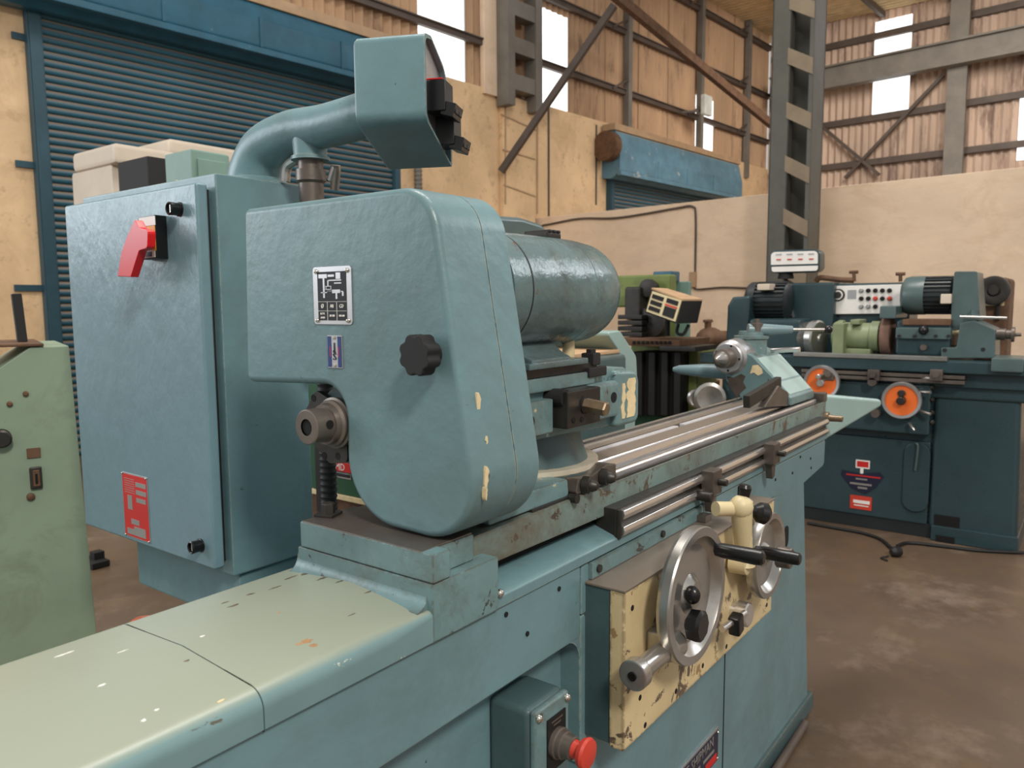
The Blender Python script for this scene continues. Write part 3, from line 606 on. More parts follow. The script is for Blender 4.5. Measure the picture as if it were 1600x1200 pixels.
mb = MB(); mb.lathe(c, (0, -1, 0), [(0, .027), (.008, .027), (.010, .024), (.018, .024), (.020, .021), (.034, .020), (.036, .017)], 28); mb.build('stop_collar', 'brown_steel', es)
mb = MB(); mb.lathe((c[0], c[1] - .034, c[2]), (0, -1, 0), [(0, .016), (.014, .014), (.018, .024), (.026, .027), (.031, .025), (.033, .014), (.034, .003)], 28); mb.build('stop_button', 'estop_red', es)

# flaked paint on the bed cover
def flake(px, py, rx, ry, m, seed):
    rg = random.Random(seed); z = 1.056
    for _ in range(4): p = hit(px, py, Z=z); z = 1.0522 + .010 * max(0, 1 - abs(p[1] - .92) / .172)
    n = 14; pl = [(p[0] + rx * math.cos(2 * math.pi * k / n) * rg.uniform(.45, 1.2), p[1] + ry * math.sin(2 * math.pi * k / n) * rg.uniform(.45, 1.2)) for k in range(n)]
    mb = MB(); mb.v = [(x, y, 1.0523 + .010 * max(0, 1 - abs(y - .92) / .172)) for x, y in pl]; mb.v += [(x, y, z_ - .002) for x, y, z_ in mb.v]; mb.f = [tuple(range(n))] + [(k, k + n, (k + 1) % n + n, (k + 1) % n) for k in range(n)]
    mb.build('paint_flake', m, G)
for i, (px, py, rx, ry, m) in enumerate(((478, 1002, .010, .007, 'flake_rust'), (490, 1008, .006, .005, 'flake_rust'), (466, 1006, .004, .004, 'flake_rust'), (436, 957, .004, .002, 'flake_rust'), (482, 895, .016, .007, 'flake_dark'), (505, 903, .014, .004, 'flake_dark'), (455, 902, .012, .003, 'flake_dark'), (532, 908, .010, .003, 'flake_dark'), (430, 918, .012, .003, 'flake_dark'), (392, 928, .008, .003, 'flake_dark'), (365, 946, .010, .003, 'flake_dark'), (352, 941, .006, .002, 'flake_dark'), (575, 925, .010, .002, 'flake_dark'), (550, 960, .008, .0012, 'flake_dark'), (316, 994, .004, .0025, 'white'), (160, 1070, .006, .002, 'white'), (190, 1018, .008, .0015, 'white'), (225, 1125, .003, .003, 'white'), (245, 1109, .003, .002, 'white'), (100, 1022, .012, .0025, 'white'), (345, 1095, .008, .002, 'bare'), (292, 1032, .004, .002, 'flake_dark'))):
    flake(px, py, rx, ry, m, 40 + i)

# ---- workhead: belt cover
XC = .845
out = [fyz(379, 326, XC), fyz(672, 286, XC), fyz(758, 866, XC), fyz(541, 806, XC), fyz(539, 602, XC), fyz(384, 597, XC)]
rad = [.014, .075, .10, .17, .055, .014]
po = rnd(out, rad, 12)
mb = MB(); mb.prism(po, 'x', XC, .9488, .012, 4, sel=lambda c: c.x < XC + .001); cv = mb.build('belt_cover', 'teal', G, ang=40)
mb = MB(); mb.prism(po, 'x', .9508, 1.015, .006, 2, sel=lambda c: c.x > 1.0); mb.build('belt_cover_back', 'teal', G, ang=40)
# cream chips along the front edge of the cover
for px, py, rx, rz in ((747, 630, .006, .016), (760, 688, .003, .006), (759, 745, .007, .018), (759, 770, .003, .010)):
    yy = .73
    for _ in range(5):
        p = hit(px, py, Y=yy); t_ = (p[2] - out[2][1]) / (out[1][1] - out[2][1]); yy = out[2][0] + (out[1][0] - out[2][0]) * t_ + (.012 if p[2] < 1.2 else 0)
    rg = random.Random(px); n = 12; pl = [(p[0] + rx * math.cos(2 * math.pi * k / n) * rg.uniform(.5, 1.2), p[2] + rz * math.sin(2 * math.pi * k / n) * rg.uniform(.6, 1.2)) for k in range(n)]
    mb = MB(); mb.prism(pl, 'y', yy - .0016, yy + .006, 0); mb.build('paint_chip', 'bare', G)
mb = MB(); mb.prism(po, 'x', .9475, .9515, 0, scale=1.0); mb.v = [(x, 1.0 + (y - 1.0) * .9965, 1.40 + (z - 1.40) * .9965) for x, y, z in mb.v]; mb.build('cover_joint', 'hole', G)
# rating plate
def plate(px0, px1, py0, py1, m, name, r, th=.002):
    a = fyz(px0, (py0 + py1) / 2, XC); b = fyz(px1, (py0 + py1) / 2, XC); zt = fyz((px0 + px1) / 2, py0, XC)[1]; zb = fyz((px0 + px1) / 2, py1, XC)[1]
    y0, y1 = b[0], a[0]; mb = MB(); mb.prism(rnd([(y0, zb), (y1, zb), (y1, zt), (y0, zt)], r, 4), 'x', XC - th, XC + .001, .0004, 1); return mb.build(name, m, G), y0, y1, zb, zt
rp, y0, y1, zb, zt = plate(491, 551, 416, 507, 'plate_metal', 'rating_plate', .006)
hgt = zt - zb; wid = y1 - y0; xx = XC - .0026
mb = MB(); mb.box(xx, XC - .001, y0 + wid * .13, y1 - wid * .13, zb + hgt * .07, zt - hgt * .09); mb.build('plate_face', 'print_black', rp)
yl, yr = y1 - wid * .13, y0 + wid * .13; W = yl - yr
def pr_(u0, u1, v0, v1, m='white', nm='plate_mark'):
    mb = MB(); mb.box(xx - .0004, xx, yl - W * u1, yl - W * u0, zb + hgt * v0, zb + hgt * v1); mb.build(nm, m, rp)
Rr, Up = (0, -1, 0), (0, 0, 1)
pr_(0, 1, .392, .397); pr_(0, 1, .232, .237); pr_(.33, .34, .07, .395); pr_(.66, .67, .07, .395)
for u0, u1, v0, v1 in ((.05, .35, .80, .87), (.38, .60, .82, .86), (.66, .82, .78, .89), (.20, .26, .46, .80), (.12, .34, .545, .56), (.40, .85, .75, .77), (.60, .85, .70, .72), (.36, .40, .66, .76), (.28, .50, .655, .665), (.28, .50, .60, .61), (.30, .32, .60, .66), (.47, .49, .60, .66), (.52, .80, .54, .60), (.64, .70, .44, .54), (.82, .90, .56, .575), (.86, .92, .49, .56), (.34, .60, .575, .58)):
    pr_(u0, u1, v0, v1, 'plate_metal', 'plate_diagram')
for tx, u, v, s in (('\u00d8', .165, .315, .105), ('AB', .50, .315, .085), ('CD', .835, .315, .085), ('R.P.M.', .165, .185, .052), ('1/MIN', .165, .115, .050), ('30-180', .50, .15, .055), ('100-300', .835, .15, .050)):
    text(tx, s * hgt, (xx - .0006, yl - W * u, zb + hgt * v), Rr, Up, 'white', rp, sx=.9)
for yy in (y0 + wid * .10, y1 - wid * .10):
    for zz in (zb + hgt * .07, zt - hgt * .08):
        mb = MB(); mb.sphere((XC - .002, yy, zz), .0042, 12); mb.build('plate_screw', 'chrome', rp)
bd, y0, y1, zb, zt = plate(513, 536, 524, 575, 'plate_metal', 'maker_badge', .001)
W = y1 - y0; hgt = zt - zb
for u0, u1 in ((.04, .28), (.72, .96)):
    mb = MB(); mb.box(XC - .0026, XC - .0018, y1 - W * u1, y1 - W * u0, zb + hgt * .03, zt - hgt * .03); mb.build('badge_stripe', 'navy', bd)
for u0, u1 in ((.20, .24), (.76, .80)):
    mb = MB(); mb.box(XC - .0029, XC - .002, y1 - W * u1, y1 - W * u0, zb + hgt * .35, zb + hgt * .66); mb.build('badge_line', 'red_plate', bd)
for tx, v, s in (('J', .66, .30), ('&', .50, .14), ('S', .34, .30)): text(tx, s * hgt, (XC - .0028, y1 - W * .5, zb + hgt * v), Rr, Up, 'dark_navy', bd, sx=1.25)
for v in (.08, .93):
    mb = MB(); mb.sphere((XC - .002, y1 - W * .5, zb + hgt * v), .0032, 10); mb.build('badge_screw', 'chrome', bd)
# lobed knob
ky, kz = fyz(677, 553, XC)
def lobed(r, n, k=8):
    return [((r - .0042 * (.5 + .5 * math.cos(k * a)) ** 1.5) * math.cos(a), (r - .0042 * (.5 + .5 * math.cos(k * a)) ** 1.5) * math.sin(a)) for a in [2 * math.pi * i / n for i in range(n)]]
mb = MB(); mb.prism([(ky + p[0], kz + p[1]) for p in lobed(.0315, 96)], 'x', XC - .042, XC - .014, .003, 2); mb.lathe((XC - .02, ky, kz), (1, 0, 0), [(0, .024), (.012, .018), (.021, .018)], 24); mb.build('cover_knob', 'black_matte', G, ang=30)
# spindle end seen through the notch
sy, sz = 1.026, 1.30
mb = MB(); prf = [(0, .014), (0, .0275), (.0015, .0295), (.036, .0295), (.036, .034), (.046, .036), (.05, .040), (.056, .040), (.058, .044), (.066, .044), (.066, .014)]
mb.lathe((.797, sy, sz), (1, 0, 0), prf, 40, cap=False); sp = mb.build('spindle_nose', 'brown_steel', G, ang=30)
mb = MB(); mb.lathe((.80, sy, sz), (1, 0, 0), [(0, .0138), (.06, .0138)], 24); mb.build('spindle_bore', 'hole', sp)
mb = MB(); mb.lathe((.822, sy - .0285, sz + .004), (0, -1, 0), [(0, .0075), (.0018, .0075)], 16); mb.build('spanner_hole', 'hole', sp)
fp = [fyz(494, 609, .865), fyz(540, 640, .865), fyz(545, 723, .865), fyz(516, 724, .865), fyz(488, 690, .865), fyz(474, 650, .865)]
mb = MB(); mb.prism(rnd(fp, .012, 4), 'x', .863, .875, .001); fg = mb.build('bearing_flange', 'dark_steel', G)
for px, py in ((490, 622), (507, 712), (528, 713)):
    a = fyz(px, py, .863); mb = MB(); mb.cyl((.8625, a[0], a[1]), (.868, a[0], a[1]), .0065, n=14); mb.build('flange_hole', 'hole', fg)
mb = MB(); mb.cyl((.875, sy, sz), (1.30, sy, sz), .06, n=32); mb.build('spindle_housing', 'teal_dark', G)
# workhead casting behind the cover
mb = MB(); mb.prism(rnd([(1.02, 1.385), (1.02, 1.25), (1.52, 1.235), (1.52, 1.335), (1.50, 1.36)], [0, 0, .02, .03, .01]), 'y', .815, 1.12, .008); wh = mb.build('workhead', 'teal_worn', G)
mb = MB(); mb.lathe((1.31, .985, 1.128), (0, 0, 1), [(0, .182), (.035, .182), (.035, .178), (.045, .176), (.046, .160), (.075, .150), (.115, .14), (.13, .14)], 64); mb.build('swivel_base', 'teal_dark', G)
mb = MB(); mb.lathe((1.31, .985, 1.1635), (0, 0, 1), [(0, .1822), (.0105, .1822)], 64); mb.build('scale_ring', 'ring_metal', G)
mb = MB(); mb.box(1.02, 1.36, .806, 1.08, 1.365, 1.382, .002); mb.box(1.36, 1.50, .83, 1.08, 1.352, 1.360, .001); mb.build('motor_base_plate', 'dark_steel', G)
mb = MB(); mb.box(1.02, 1.345, .802, .83, 1.338, 1.364, .003); mb.build('slide_bar', 'teal_worn', G)
a = fxz(893, 612, .775); mb = MB(); mb.cyl((a[0] - .02, .815, 1.325), (a[0] - .02, .775, 1.325), .017, n=20); mb.build('adjusting_stud', 'black_matte', G)
mb = MB(); mb.box(1.185, 1.305, .765, .812, 1.268, 1.338, .003); lk = mb.build('screw_bracket', 'dark_steel', G)
mb = MB(); mb.lathe((1.245, .768, 1.308), (0, -1, 0), [(0, .017), (.006, .017)], 24); mb.build('screw_washer', 'black_matte', lk)
mb = MB(); mb.lathe((1.245, .765, 1.308), (.05, -1, -.12), [(0, .0145), (.045, .0145), (.048, .012)], 6); mb.build('hex_spindle', 'brass_dull', lk)
for x, z in ((1.205, 1.283), (1.235, 1.281), (1.28, 1.29)):
    mb = MB(); mb.cyl((x, .7635, z), (x, .77, z), .0055, n=12); mb.build('bracket_hole', 'hole', lk)
mb = MB(); mb.box(1.03, 1.175, .79, .82, 1.262, 1.325, .003); sb = mb.build('side_boss', 'teal_worn', G)
mb = MB(); mb.cyl((1.10, .7885, 1.29), (1.10, .80, 1.29), .013, n=20); mb.build('boss_hole', 'hole', sb)
mb = MB(); mb.box(1.31, 1.43, .79, .82, 1.262, 1.338, .01); s2 = mb.build('side_boss', 'teal_worn', G)
mb = MB(); mb.cyl((1.40, .7885, 1.305), (1.40, .80, 1.305), .011, n=20); mb.build('boss_hole', 'hole', s2)
mb = MB(); mb.prism(rnd([(1.43, 1.235), (1.535, 1.235), (1.535, 1.35), (1.43, 1.358)], [.01, .02, .03, .01]), 'y', .80, 1.10, .012, 3); mb.build('workhead_end', 'teal_worn', G)
rr = random.Random(3); zz = [1.252 + .0085 * i for i in range(11)]
poly = [(1.478 + rr.uniform(-.006, .006), z) for z in zz] + [(1.512 + rr.uniform(-.005, .005), z) for z in reversed(zz)]
mb = MB(); mb.prism(poly, 'y', .7988, .801, 0); mb.build('bare_patch', 'bare', G)
poly = [(1.452 + rr.uniform(-.004, .004), z) for z in zz[:-1]] + [(1.466 + rr.uniform(-.004, .004), z) for z in reversed(zz[:-1])]
mb = MB(); mb.prism(poly, 'y', .7988, .801, 0); mb.build('bare_patch', 'bare', G)
mb = MB(); x = 1.335; mb.box(x, x + .03, .80, .83, 1.375, 1.40, .003); mb.lathe((x + .015, .815, 1.395), (0, 0, 1), [(0, .011), (.012, .011)], 6); mb.box(x - .02, x + .05, .797, .812, 1.352, 1.372, .003); mb.build('clamp_nut', 'black_matte', G)
# clamp hardware at the left end of the upper table
mb = MB(); mb.prism(rnd([(1.24, 1.13), (1.40, 1.13), (1.40, 1.165), (1.36, 1.17), (1.30, 1.158), (1.25, 1.16)], .006), 'y', .782, .84, .003); cl = mb.build('table_clamp', 'brown_steel', G)
for x, z in ((1.27, 1.146), (1.34, 1.149)):
    mb = MB(); mb.lathe((x, .784, z), (.25, -1, -.05), [(0, .017), (.014, .017), (.016, .013), (.022, .0125), (.03, .008), (.032, .002)], 20); mb.build('dome_nut', 'dark_steel', cl)
mb = MB(); mb.cyl((1.225, .785, 1.128), (1.225, .768, 1.128), .009, n=16); mb.build('cap_screw', 'dark_steel', cl)
mb = MB(); mb.prism(rnd([(.98, 1.129), (1.23, 1.129), (1.225, 1.165), (.98, 1.165)], .008), 'y', .79, .87, .004); mb.build('swivel_lug', 'teal_worn', G)
# motor
my, mz, mr = .887, 1.524, .108
mb = MB(); mb.lathe((1.02, my, mz), (1, 0, 0), [(0, mr * .86), (.022, mr * .88), (.024, mr), (.076, mr), (.077, mr * .985), (.0805, mr * .985), (.0815, mr), (.295, mr), (.2955, mr * .993), (.297, mr * .993), (.2975, mr), (.33, mr * .995), (.385, mr * .955), (.405, mr * .90), (.414, mr * .78), (.416, mr * .4), (.416, .001)], 72); mo = mb.build('motor', 'motor_teal', G, ang=40)
mb = MB(); mb.lathe((1.096, my, mz), (1, 0, 0), [(0, mr * .994), (.006, mr * .994)], 64); mb.build('motor_joint', 'black_matte', mo)
mb = MB(); mb.box(1.285, 1.335, my - .01, my + .05, mz + mr - .004, mz + mr + .012, .004); 
for i in range(3): mb.box(1.29 + .015 * i, 1.30 + .015 * i, my - .012, my + .052, mz + mr + .010, mz + mr + .016, .002)
mb.build('terminal_cover', 'dark_steel', mo)
mb = MB(); mb.prism([(.795, 1.383), (.795, 1.40), (.81, 1.405), (.865, 1.445), (.92, 1.445), (.97, 1.383)], 'x', 1.115, 1.245, .004); mb.box(1.10, 1.30, .79, .97, 1.382, 1.394, .003); mb.build('motor_foot', 'motor_teal', G)
mb = MB(); mb.cyl((1.335, .86, 1.36), (1.335, .86, 1.44), .013, n=16); mb.build('foot_post', 'bare', G)
# ---- tailstock
ty, tz = 1.03, 1.304
XT = 2.665
tpf = [fyz(1160, 548, XT), fyz(1176, 556, XT), fyz(1214, 596, XT), fyz(1236, 622, XT), fyz(1237, 634, XT), fyz(1165, 634, XT), fyz(1150, 612, XT), fyz(1134, 596, XT), fyz(1128, 560, XT), fyz(1140, 542, XT)]
mb = MB(); mb.prism(rnd(tpf, [.02, .03, .03, .01, .006, .0, .02, .02, .03, .03], 5), 'x', XT, 2.935, .008, 3); ts = mb.build('tailstock', 'teal_worn', G)
q = fyz(1180, 562, XT)
dk_ = [fyz(x, y, XT) for x, y in ((1136, 588), (1146, 590), (1158, 584), (1165, 588), (1161, 597), (1166, 606), (1158, 613), (1152, 622), (1146, 612), (1140, 603))]
mb = MB(); mb.prism(dk_, 'x', XT - .0015, XT + .001, 0); mb.build('flaked_patch', 'chip_dark', ts)
pp_ = [fyz(x, y, XT) for x, y in ((1176, 571), (1184, 570), (1190, 576), (1192, 583), (1185, 587), (1178, 582), (1172, 584))]
mb = MB(); mb.prism(pp_, 'x', XT - .0015, XT + .001, 0); mb.build('filler_patch', 'bare', ts)
# paler sheet laid over the slope on top
sA, sB = Vector((0,) + fyz(1181, 560, XT)), Vector((0,) + fyz(1232, 617, XT)); nn2 = Vector((0, -(sB - sA).z, (sB - sA).y)).normalized(); nn2 = nn2 if nn2.z > 0 else -nn2
mb = MB(); mb._bev([(x, p.y + nn2.y * t_, p.z + nn2.z * t_) for x in (XT + .012, 2.925) for p in (sA, sB) for t_ in (-.002, .0012)], [(0, 1, 3, 2), (4, 6, 7, 5), (0, 4, 5, 1), (2, 3, 7, 6), (0, 2, 6, 4), (1, 5, 7, 3)], 0); mb.build('pale_slope', 'pale_teal', ts)
mb = MB(); mb.lathe((2.635, ty, tz), (1, 0, 0), [(0, .050), (.004, .054), (.02, .054), (.03, .062), (.12, .068)], 40); mb.build('barrel_collar', 'plate_metal', ts)
mb = MB(); mb.lathe((2.585, ty, tz), (1, 0, 0), [(0, .024), (.006, .034), (.05, .036)], 32); mb.build('barrel', 'brown_steel', ts)
mb = MB(); mb.lathe((2.535, ty, tz), (1, 0, 0), [(0, .003), (.004, .007), (.05, .026), (.058, .026)], 28); mb.build('tail_centre', 'ground_steel', ts)
for a in (.5, 1.9, 3.2, 4.6):
    mb = MB(); mb.cyl((2.633, ty + .045 * math.cos(a), tz + .045 * math.sin(a)), (2.64, ty + .045 * math.cos(a), tz + .045 * math.sin(a)), .004, n=10); mb.build('collar_screw', 'hole', ts)
mb = MB(); c = (2.79, 1.0, 1.27); mb.lathe(c, (0, 0, 1), [(0, .056), (.095, .056), (.098, .062), (.108, .062), (.110, .046), (.125, .044)], 36); cpz = mb.build('tailstock_cap', 'teal_worn', ts)
l0 = Vector(hit(1182, 515, X=2.79)); l1 = Vector(hit(1294, 515, X=2.93)); e = (l1 - l0)
mb = MB(); mb.tube([l0 - e * .12, l0 + e * .1, l0 + e * .5], [.022, .022, .014], 14); mb.build('lever_arm', 'lever_blue', ts)
mb = MB(); mb.cyl(l0 + e * .5, l1, .006); mb.build('lever_rod', 'ground_steel', ts)
mb = MB(); mb.sphere(l1, .016); mb.build('lever_ball', 'black', ts)
mb = MB(); mb.lathe(l0 - Vector((0, 0, .025)), (0, 0, 1), [(0, .024), (.048, .024), (.05, .010), (.064, .010)], 18); mb.build('lever_pivot', 'brown_steel', ts)
mb = MB(); pA = Vector(hit(1150, 582, X=2.75)); pB = Vector(hit(1052, 577, X=2.72)); mb.tube([pA, pA + (pB - pA) * .5, pA + (pB - pA) * .9, pB], [.028, .026, .017, .008], 16); mb.build('side_lever', 'lever_blue', ts)
mb = MB(); pA = Vector(hit(1166, 628, Y=.84)); pB = Vector(hit(1212, 600, Y=.84)); bar(mb, pA, pB + (pB - pA) * .1, .022, .04, .003); mb.build('diamond_arm', 'dark_steel', ts)
mb = MB(); mb.prism([fxz(1185, 636, .84), fxz(1232, 633, .84), fxz(1222, 612, .84), fxz(1208, 602, .84)], 'y', .82, .845, .003); mb.build('diamond_block', 'brown_steel', ts)
mb = MB(); mb.cyl(tuple(hit(1205, 548, X=2.85)), tuple(hit(1250, 546, X=2.85)), .009); mb.build('lock_rod', 'steel', ts)
# ---- wheelhead behind the table
mb = MB(); mb.box(1.95, 2.55, 1.38, 2.0, .80, 1.315, .02); wl = mb.build('wheelhead', 'grinder_grey', G)
mb = MB(); mb.box(1.97, 2.53, 1.40, 1.98, 1.315, 1.33, .004); mb.build('wheelhead_board', 'wood', wl)
p_ = [fxz(958, 545, 1.42), fxz(940, 519, 1.42), fxz(962, 516, 1.42), fxz(988, 556, 1.42), fxz(990, 600, 1.42), fxz(985, 680, 1.42), fxz(968, 680, 1.42), fxz(967, 575, 1.42)]
mb = MB(); mb.prism(rnd(p_, [.02, .01, .02, .04, .02, 0, 0, .03], 5), 'y', 1.40, 1.85, .008); mb.build('wheel_guard', 'pale_teal', wl)
p_ = [fxz(700, 420, 1.75), fxz(700, 338, 1.75), fxz(760, 338, 1.75), fxz(800, 341, 1.75), fxz(832, 351, 1.75), fxz(850, 372, 1.75), fxz(856, 420, 1.75)]
mb = MB(); mb.prism(rnd(p_, [0, .02, .05, .1, .1, .1, 0], 5), 'y', 1.70, 2.0, .02, 3); mb.box(2.0, 2.3, 1.75, 1.95, 1.3, 1.65); mb.build('wheelhead_motor', 'grinder_grey', wl)
# bundle of wires behind the bed
mb = MB()
for k in range(3):
    pth = [hit(200 - 2 * k, 977 + k, Z=1.05), hit(215, 969 - 2 * k, Z=1.05), hit(245, 963 - k, Z=1.048), hit(270, 952 + k, Z=1.045)]; mb.tube(bez(pth, 5), .0007, 6)
mb.build('wire_bundle', 'wire_red', G)

# ================================================================== electrical cabinet with pendant
Cb = thing('electrical_cabinet', 'tall blue-grey electrical cabinet with red switch and curved pipe arm carrying a control head', 'cabinet', (1.3, 1.95, 0))
XD = 1.0
y0 = fyz(300, 285, XD)[0]; y1 = fyz(100, 322, XD)[0]; z1 = 1.782; z0 = .867
mb = MB(); mb.box(1.045, 1.292, 1.645, 2.31, .84, 1.808, .006); mb.build('cabinet_body', 'teal', Cb)
mb = MB(); mb.box(1.012, 1.05, 1.675, 2.29, .875, 1.772, .002); mb.build('door_seal', 'black_matte', Cb)
mb = MB(); mb.box(XD, 1.030, y0 - .015, y1, z0, z1, .007, 3); dr = mb.build('cabinet_door', 'cab_blue', Cb)
mb = MB(); mb.prism([(1.07, .70), (1.27, .70), (1.27, .84), (1.07, .84)], 'y', 1.66, 2.17, .01); mb.box(1.14, 1.26, 1.70, 1.92, 0, .71, .01); mb.build('cabinet_foot', 'teal', Cb)
def dbox(px0, px1, py0, py1, X0, X1, m, nm, bev=.001, par=None):
    cy = (py0 + py1) / 2; cx_ = (px0 + px1) / 2; a = fyz(px0, cy, X0)[0]; b = fyz(px1, cy, X0)[0]
    mb = MB(); mb.box(X0, X1, b, a, fyz(cx_, py1, X0)[1], fyz(cx_, py0, X0)[1], bev); return mb.build(nm, m, par or Cb)
# rotary isolator
sw = dbox(216, 243, 337, 405, XD - .03, XD, 'black', 'isolator_switch', .002)
dbox(217, 242, 339, 353, XD - .0312, XD - .03, 'white', 'switch_label', 0, sw); dbox(228, 242.5, 353, 392, XD - .0312, XD - .03, 'orange_label', 'switch_label', 0, sw); dbox(217, 242, 392, 403, XD - .0314, XD - .03, 'white', 'switch_label', 0, sw); dbox(226, 237, 393.5, 401, XD - .0320, XD - .0314, 'black', 'switch_mark', 0, sw)
c = fyz(234, 374, XD - .03); mb = MB(); mb.lathe((XD - .03, c[0], c[1]), (-1, 0, 0), [(0, .022), (.012, .02), (.03, .017), (.034, .012)], 24); mb.build('switch_hub', 'red', sw)
XH = XD - .065
hp = [fyz(214, 343, XH), fyz(221, 356, XH), fyz(235, 360, XH), fyz(234, 388, XH), fyz(221, 392, XH), fyz(208, 433, XH), fyz(187, 432, XH), fyz(193, 395, XH), fyz(201, 372, XH)]
mb = MB(); mb.prism(rnd(hp, [.004, .006, .01, .01, .01, .002, .002, .01, .01], 4), 'x', XH - .006, XH + .014, .004, 2); mb.build('switch_handle', 'red', sw)
for px, py, nm in ((268, 326, 'door_lock'), (302, 855, 'door_lock')):
    c = fyz(px, py, XD - .02); mb = MB(); mb.lathe((XD, c[0], c[1]), (-1, 0, 0), [(0, .017), (.003, .017), (.004, .0145), (.026, .0155), (.028, .013), (.026, .011), (.012, .010)], 28, cap=False); mb.lathe((XD - .014, c[0], c[1]), (-1, 0, 0), [(0, .011), (.002, .011)], 20); lk = mb.build(nm, 'black', Cb)
    mb = MB(); mb.box(XD - .024, XD - .012, c[0] - .0018, c[0] + .0018, c[1] - .009, c[1] + .009); mb.build('key_bar', 'plate_metal', lk)
a = fyz(195, 740, XD); b = fyz(232, 845, XD); ya, yb2 = fyz(194, 790, XD)[0], fyz(233, 795, XD)[0]; zt = fyz(213, 742, XD)[1]; zb = fyz(215, 842, XD)[1]
mb = MB(); mb.box(XD - .0016, XD + .001, yb2, ya, zb, zt, .0004); rpz = mb.build('red_nameplate', 'plate_metal', Cb)
mb = MB(); mb.box(XD - .0022, XD - .001, yb2 + .003, ya - .003, zb + .003, zt - .003); mb.build('plate_face', 'red_plate', rpz)
W = ya - yb2; Hh = zt - zb
for u0, u1, v0, v1 in ((.55, .95, .82, .89), (.55, .95, .70, .77), (.55, .92, .58, .65), (.20, .38, .44, .66), (.30, .62, .22, .30), (.12, .85, .05, .14), (.4, .85, .14, .19)):
    mb = MB(); mb.box(XD - .0027, XD - .0021, ya - W * u1, ya - W * u0, zb + Hh * v0, zb + Hh * v1); mb.build('plate_field', 'plate_metal', rpz)
for k in range(7):
    mb = MB(); mb.box(XD - .0026, XD - .0021, ya - W * .5, ya - W * .10, zb + Hh * (.70 + .035 * k), zb + Hh * (.708 + .035 * k)); mb.build('plate_print', 'plate_metal', rpz)
for u in (.04, .96):
    for v in (.02, .98): mb = MB(); mb.sphere((XD - .002, ya - W * u, zb + Hh * v), .003, 10); mb.build('rivet', 'chrome', rpz)
mb = MB(); q = hit(280, 268, X=1.25); mb.tube([(1.25, q[1], 1.80), (1.25, q[1] + .003, 1.835), (1.25, q[1] + .014, 1.865)], [.007, .009, .006], 10); mb.build('cable_stub', 'bare', Cb)
# pipe arm
xa = 1.235
pth = bez([(xa, 1.765, 1.80), (xa, 1.763, 1.845), (xa, 1.715, 1.900), (xa, 1.60, 1.925), (xa, 1.48, 1.922), (xa, 1.38, 1.925), (xa, 1.30, 1.93)], 10)
mb = MB(); k = len(pth); mb.tube(pth, [.074 - .024 * min(1, (i / (k * .55))) ** .8 for i in range(k)], 32); arm = mb.build('pipe_arm', 'teal', Cb)
mb = MB(); mb.lathe((xa - .0, 1.765, 1.807), (0, 0, 1), [(0, .092), (.006, .092), (.014, .080), (.02, .074)], 36); mb.build('arm_flange', 'teal', arm)
px_, py_ = xa, float(hit(485, 250, X=xa)[1])
mb = MB(); mb.lathe((px_, py_, 1.925), (0, 0, -1), [(0, .044), (.03, .042), (.06, .040), (.066, .040), (.068, .046), (.076, .046)], 32); mb.build('arm_neck', 'teal', arm)
mb = MB(); mb.lathe((px_, py_, 1.85), (0, 0, -1), [(0, .030), (.024, .030), (.024, .036), (.05, .036), (.052, .034), (.056, .030), (.30, .028), (.46, .022)], 32); mb.build('pivot_post', 'brown_steel', arm)
pr = []; zz = 1.0
while zz < 1.40: pr += [(zz, .0165), (zz + .006, .019), (zz + .012, .0165)]; zz += .014
qx = hit(513, 740, X=1.10); mb = MB(); mb.lathe((1.10, qx[1], 0), (0, 0, 1), pr, 16); mb.build('ribbed_hose', 'rubber', arm)
mb = MB(); mb.tube(bez([(px_ + .0, py_ + .05, 1.86), (px_, py_ + .09, 1.845), (px_, py_ + .1, 1.81)], 5), .012, 10); mb.tube(bez([(px_ + .02, py_ - .05, 1.80), (px_ + .02, py_ - .07, 1.83), (px_ + .03, py_ - .05, 1.78)], 5), .011, 10); mb.build('cable_gland', 'ground_steel', arm)
# control head
HA = math.radians(25); hx = Vector((math.cos(HA), math.sin(HA), 0)); hy = Vector((-math.sin(HA), math.cos(HA), 0)); HO = Vector((1.195, 1.118, 0)); WD = .155; DD = .19
def hp_(p, y): return HO + hx * p[0] + hy * y + Vector((0, 0, p[1]))
pf = rnd([(0, 2.050), (0, 1.880), (DD, 1.812), (DD + .004, 1.945), (DD * .72, 2.02), (.045, 2.058)], [.016, .03, .006, .02, .05, .02], 6)
cxz = (DD * .48, 1.945)
n = len(pf); inn = [(cxz[0] + (p[0] - cxz[0]) * .90, cxz[1] + (p[1] - cxz[1]) * .94) for p in pf]; in2 = [(cxz[0] + (p[0] - cxz[0]) * .96, cxz[1] + (p[1] - cxz[1]) * .97) for p in pf]
mb = MB(); vs = [hp_(p, WD) for p in in2] + [hp_(p, WD - .006) for p in pf] + [hp_(p, 0) for p in pf] + [hp_(p, 0) for p in inn] + [hp_(p, .03) for p in inn]
fs = [tuple(range(n))] + [(r * n + i, r * n + (i + 1) % n, (r + 1) * n + (i + 1) % n, (r + 1) * n + i) for r in range(4) for i in range(n)] + [tuple(range(4 * n, 5 * n))]
mb._bev(vs, fs, 0); ph = mb.build('control_head', 'teal', Cb, ang=35)
mb = MB(); ip = [(cxz[0] + (p[0] - cxz[0]) * .88, cxz[1] + (p[1] - cxz[1]) * .92) for p in pf]; n = len(ip)
mb._bev([hp_(p, .012) for p in ip] + [hp_(p, .016) for p in ip], [tuple(range(n)), tuple(range(2 * n - 1, n - 1, -1))] + [(i, (i + 1) % n, n + (i + 1) % n, n + i) for i in range(n)], 0); mb.build('head_panel', 'plate_metal', ph)
UZ = Vector((0, 0, 1))
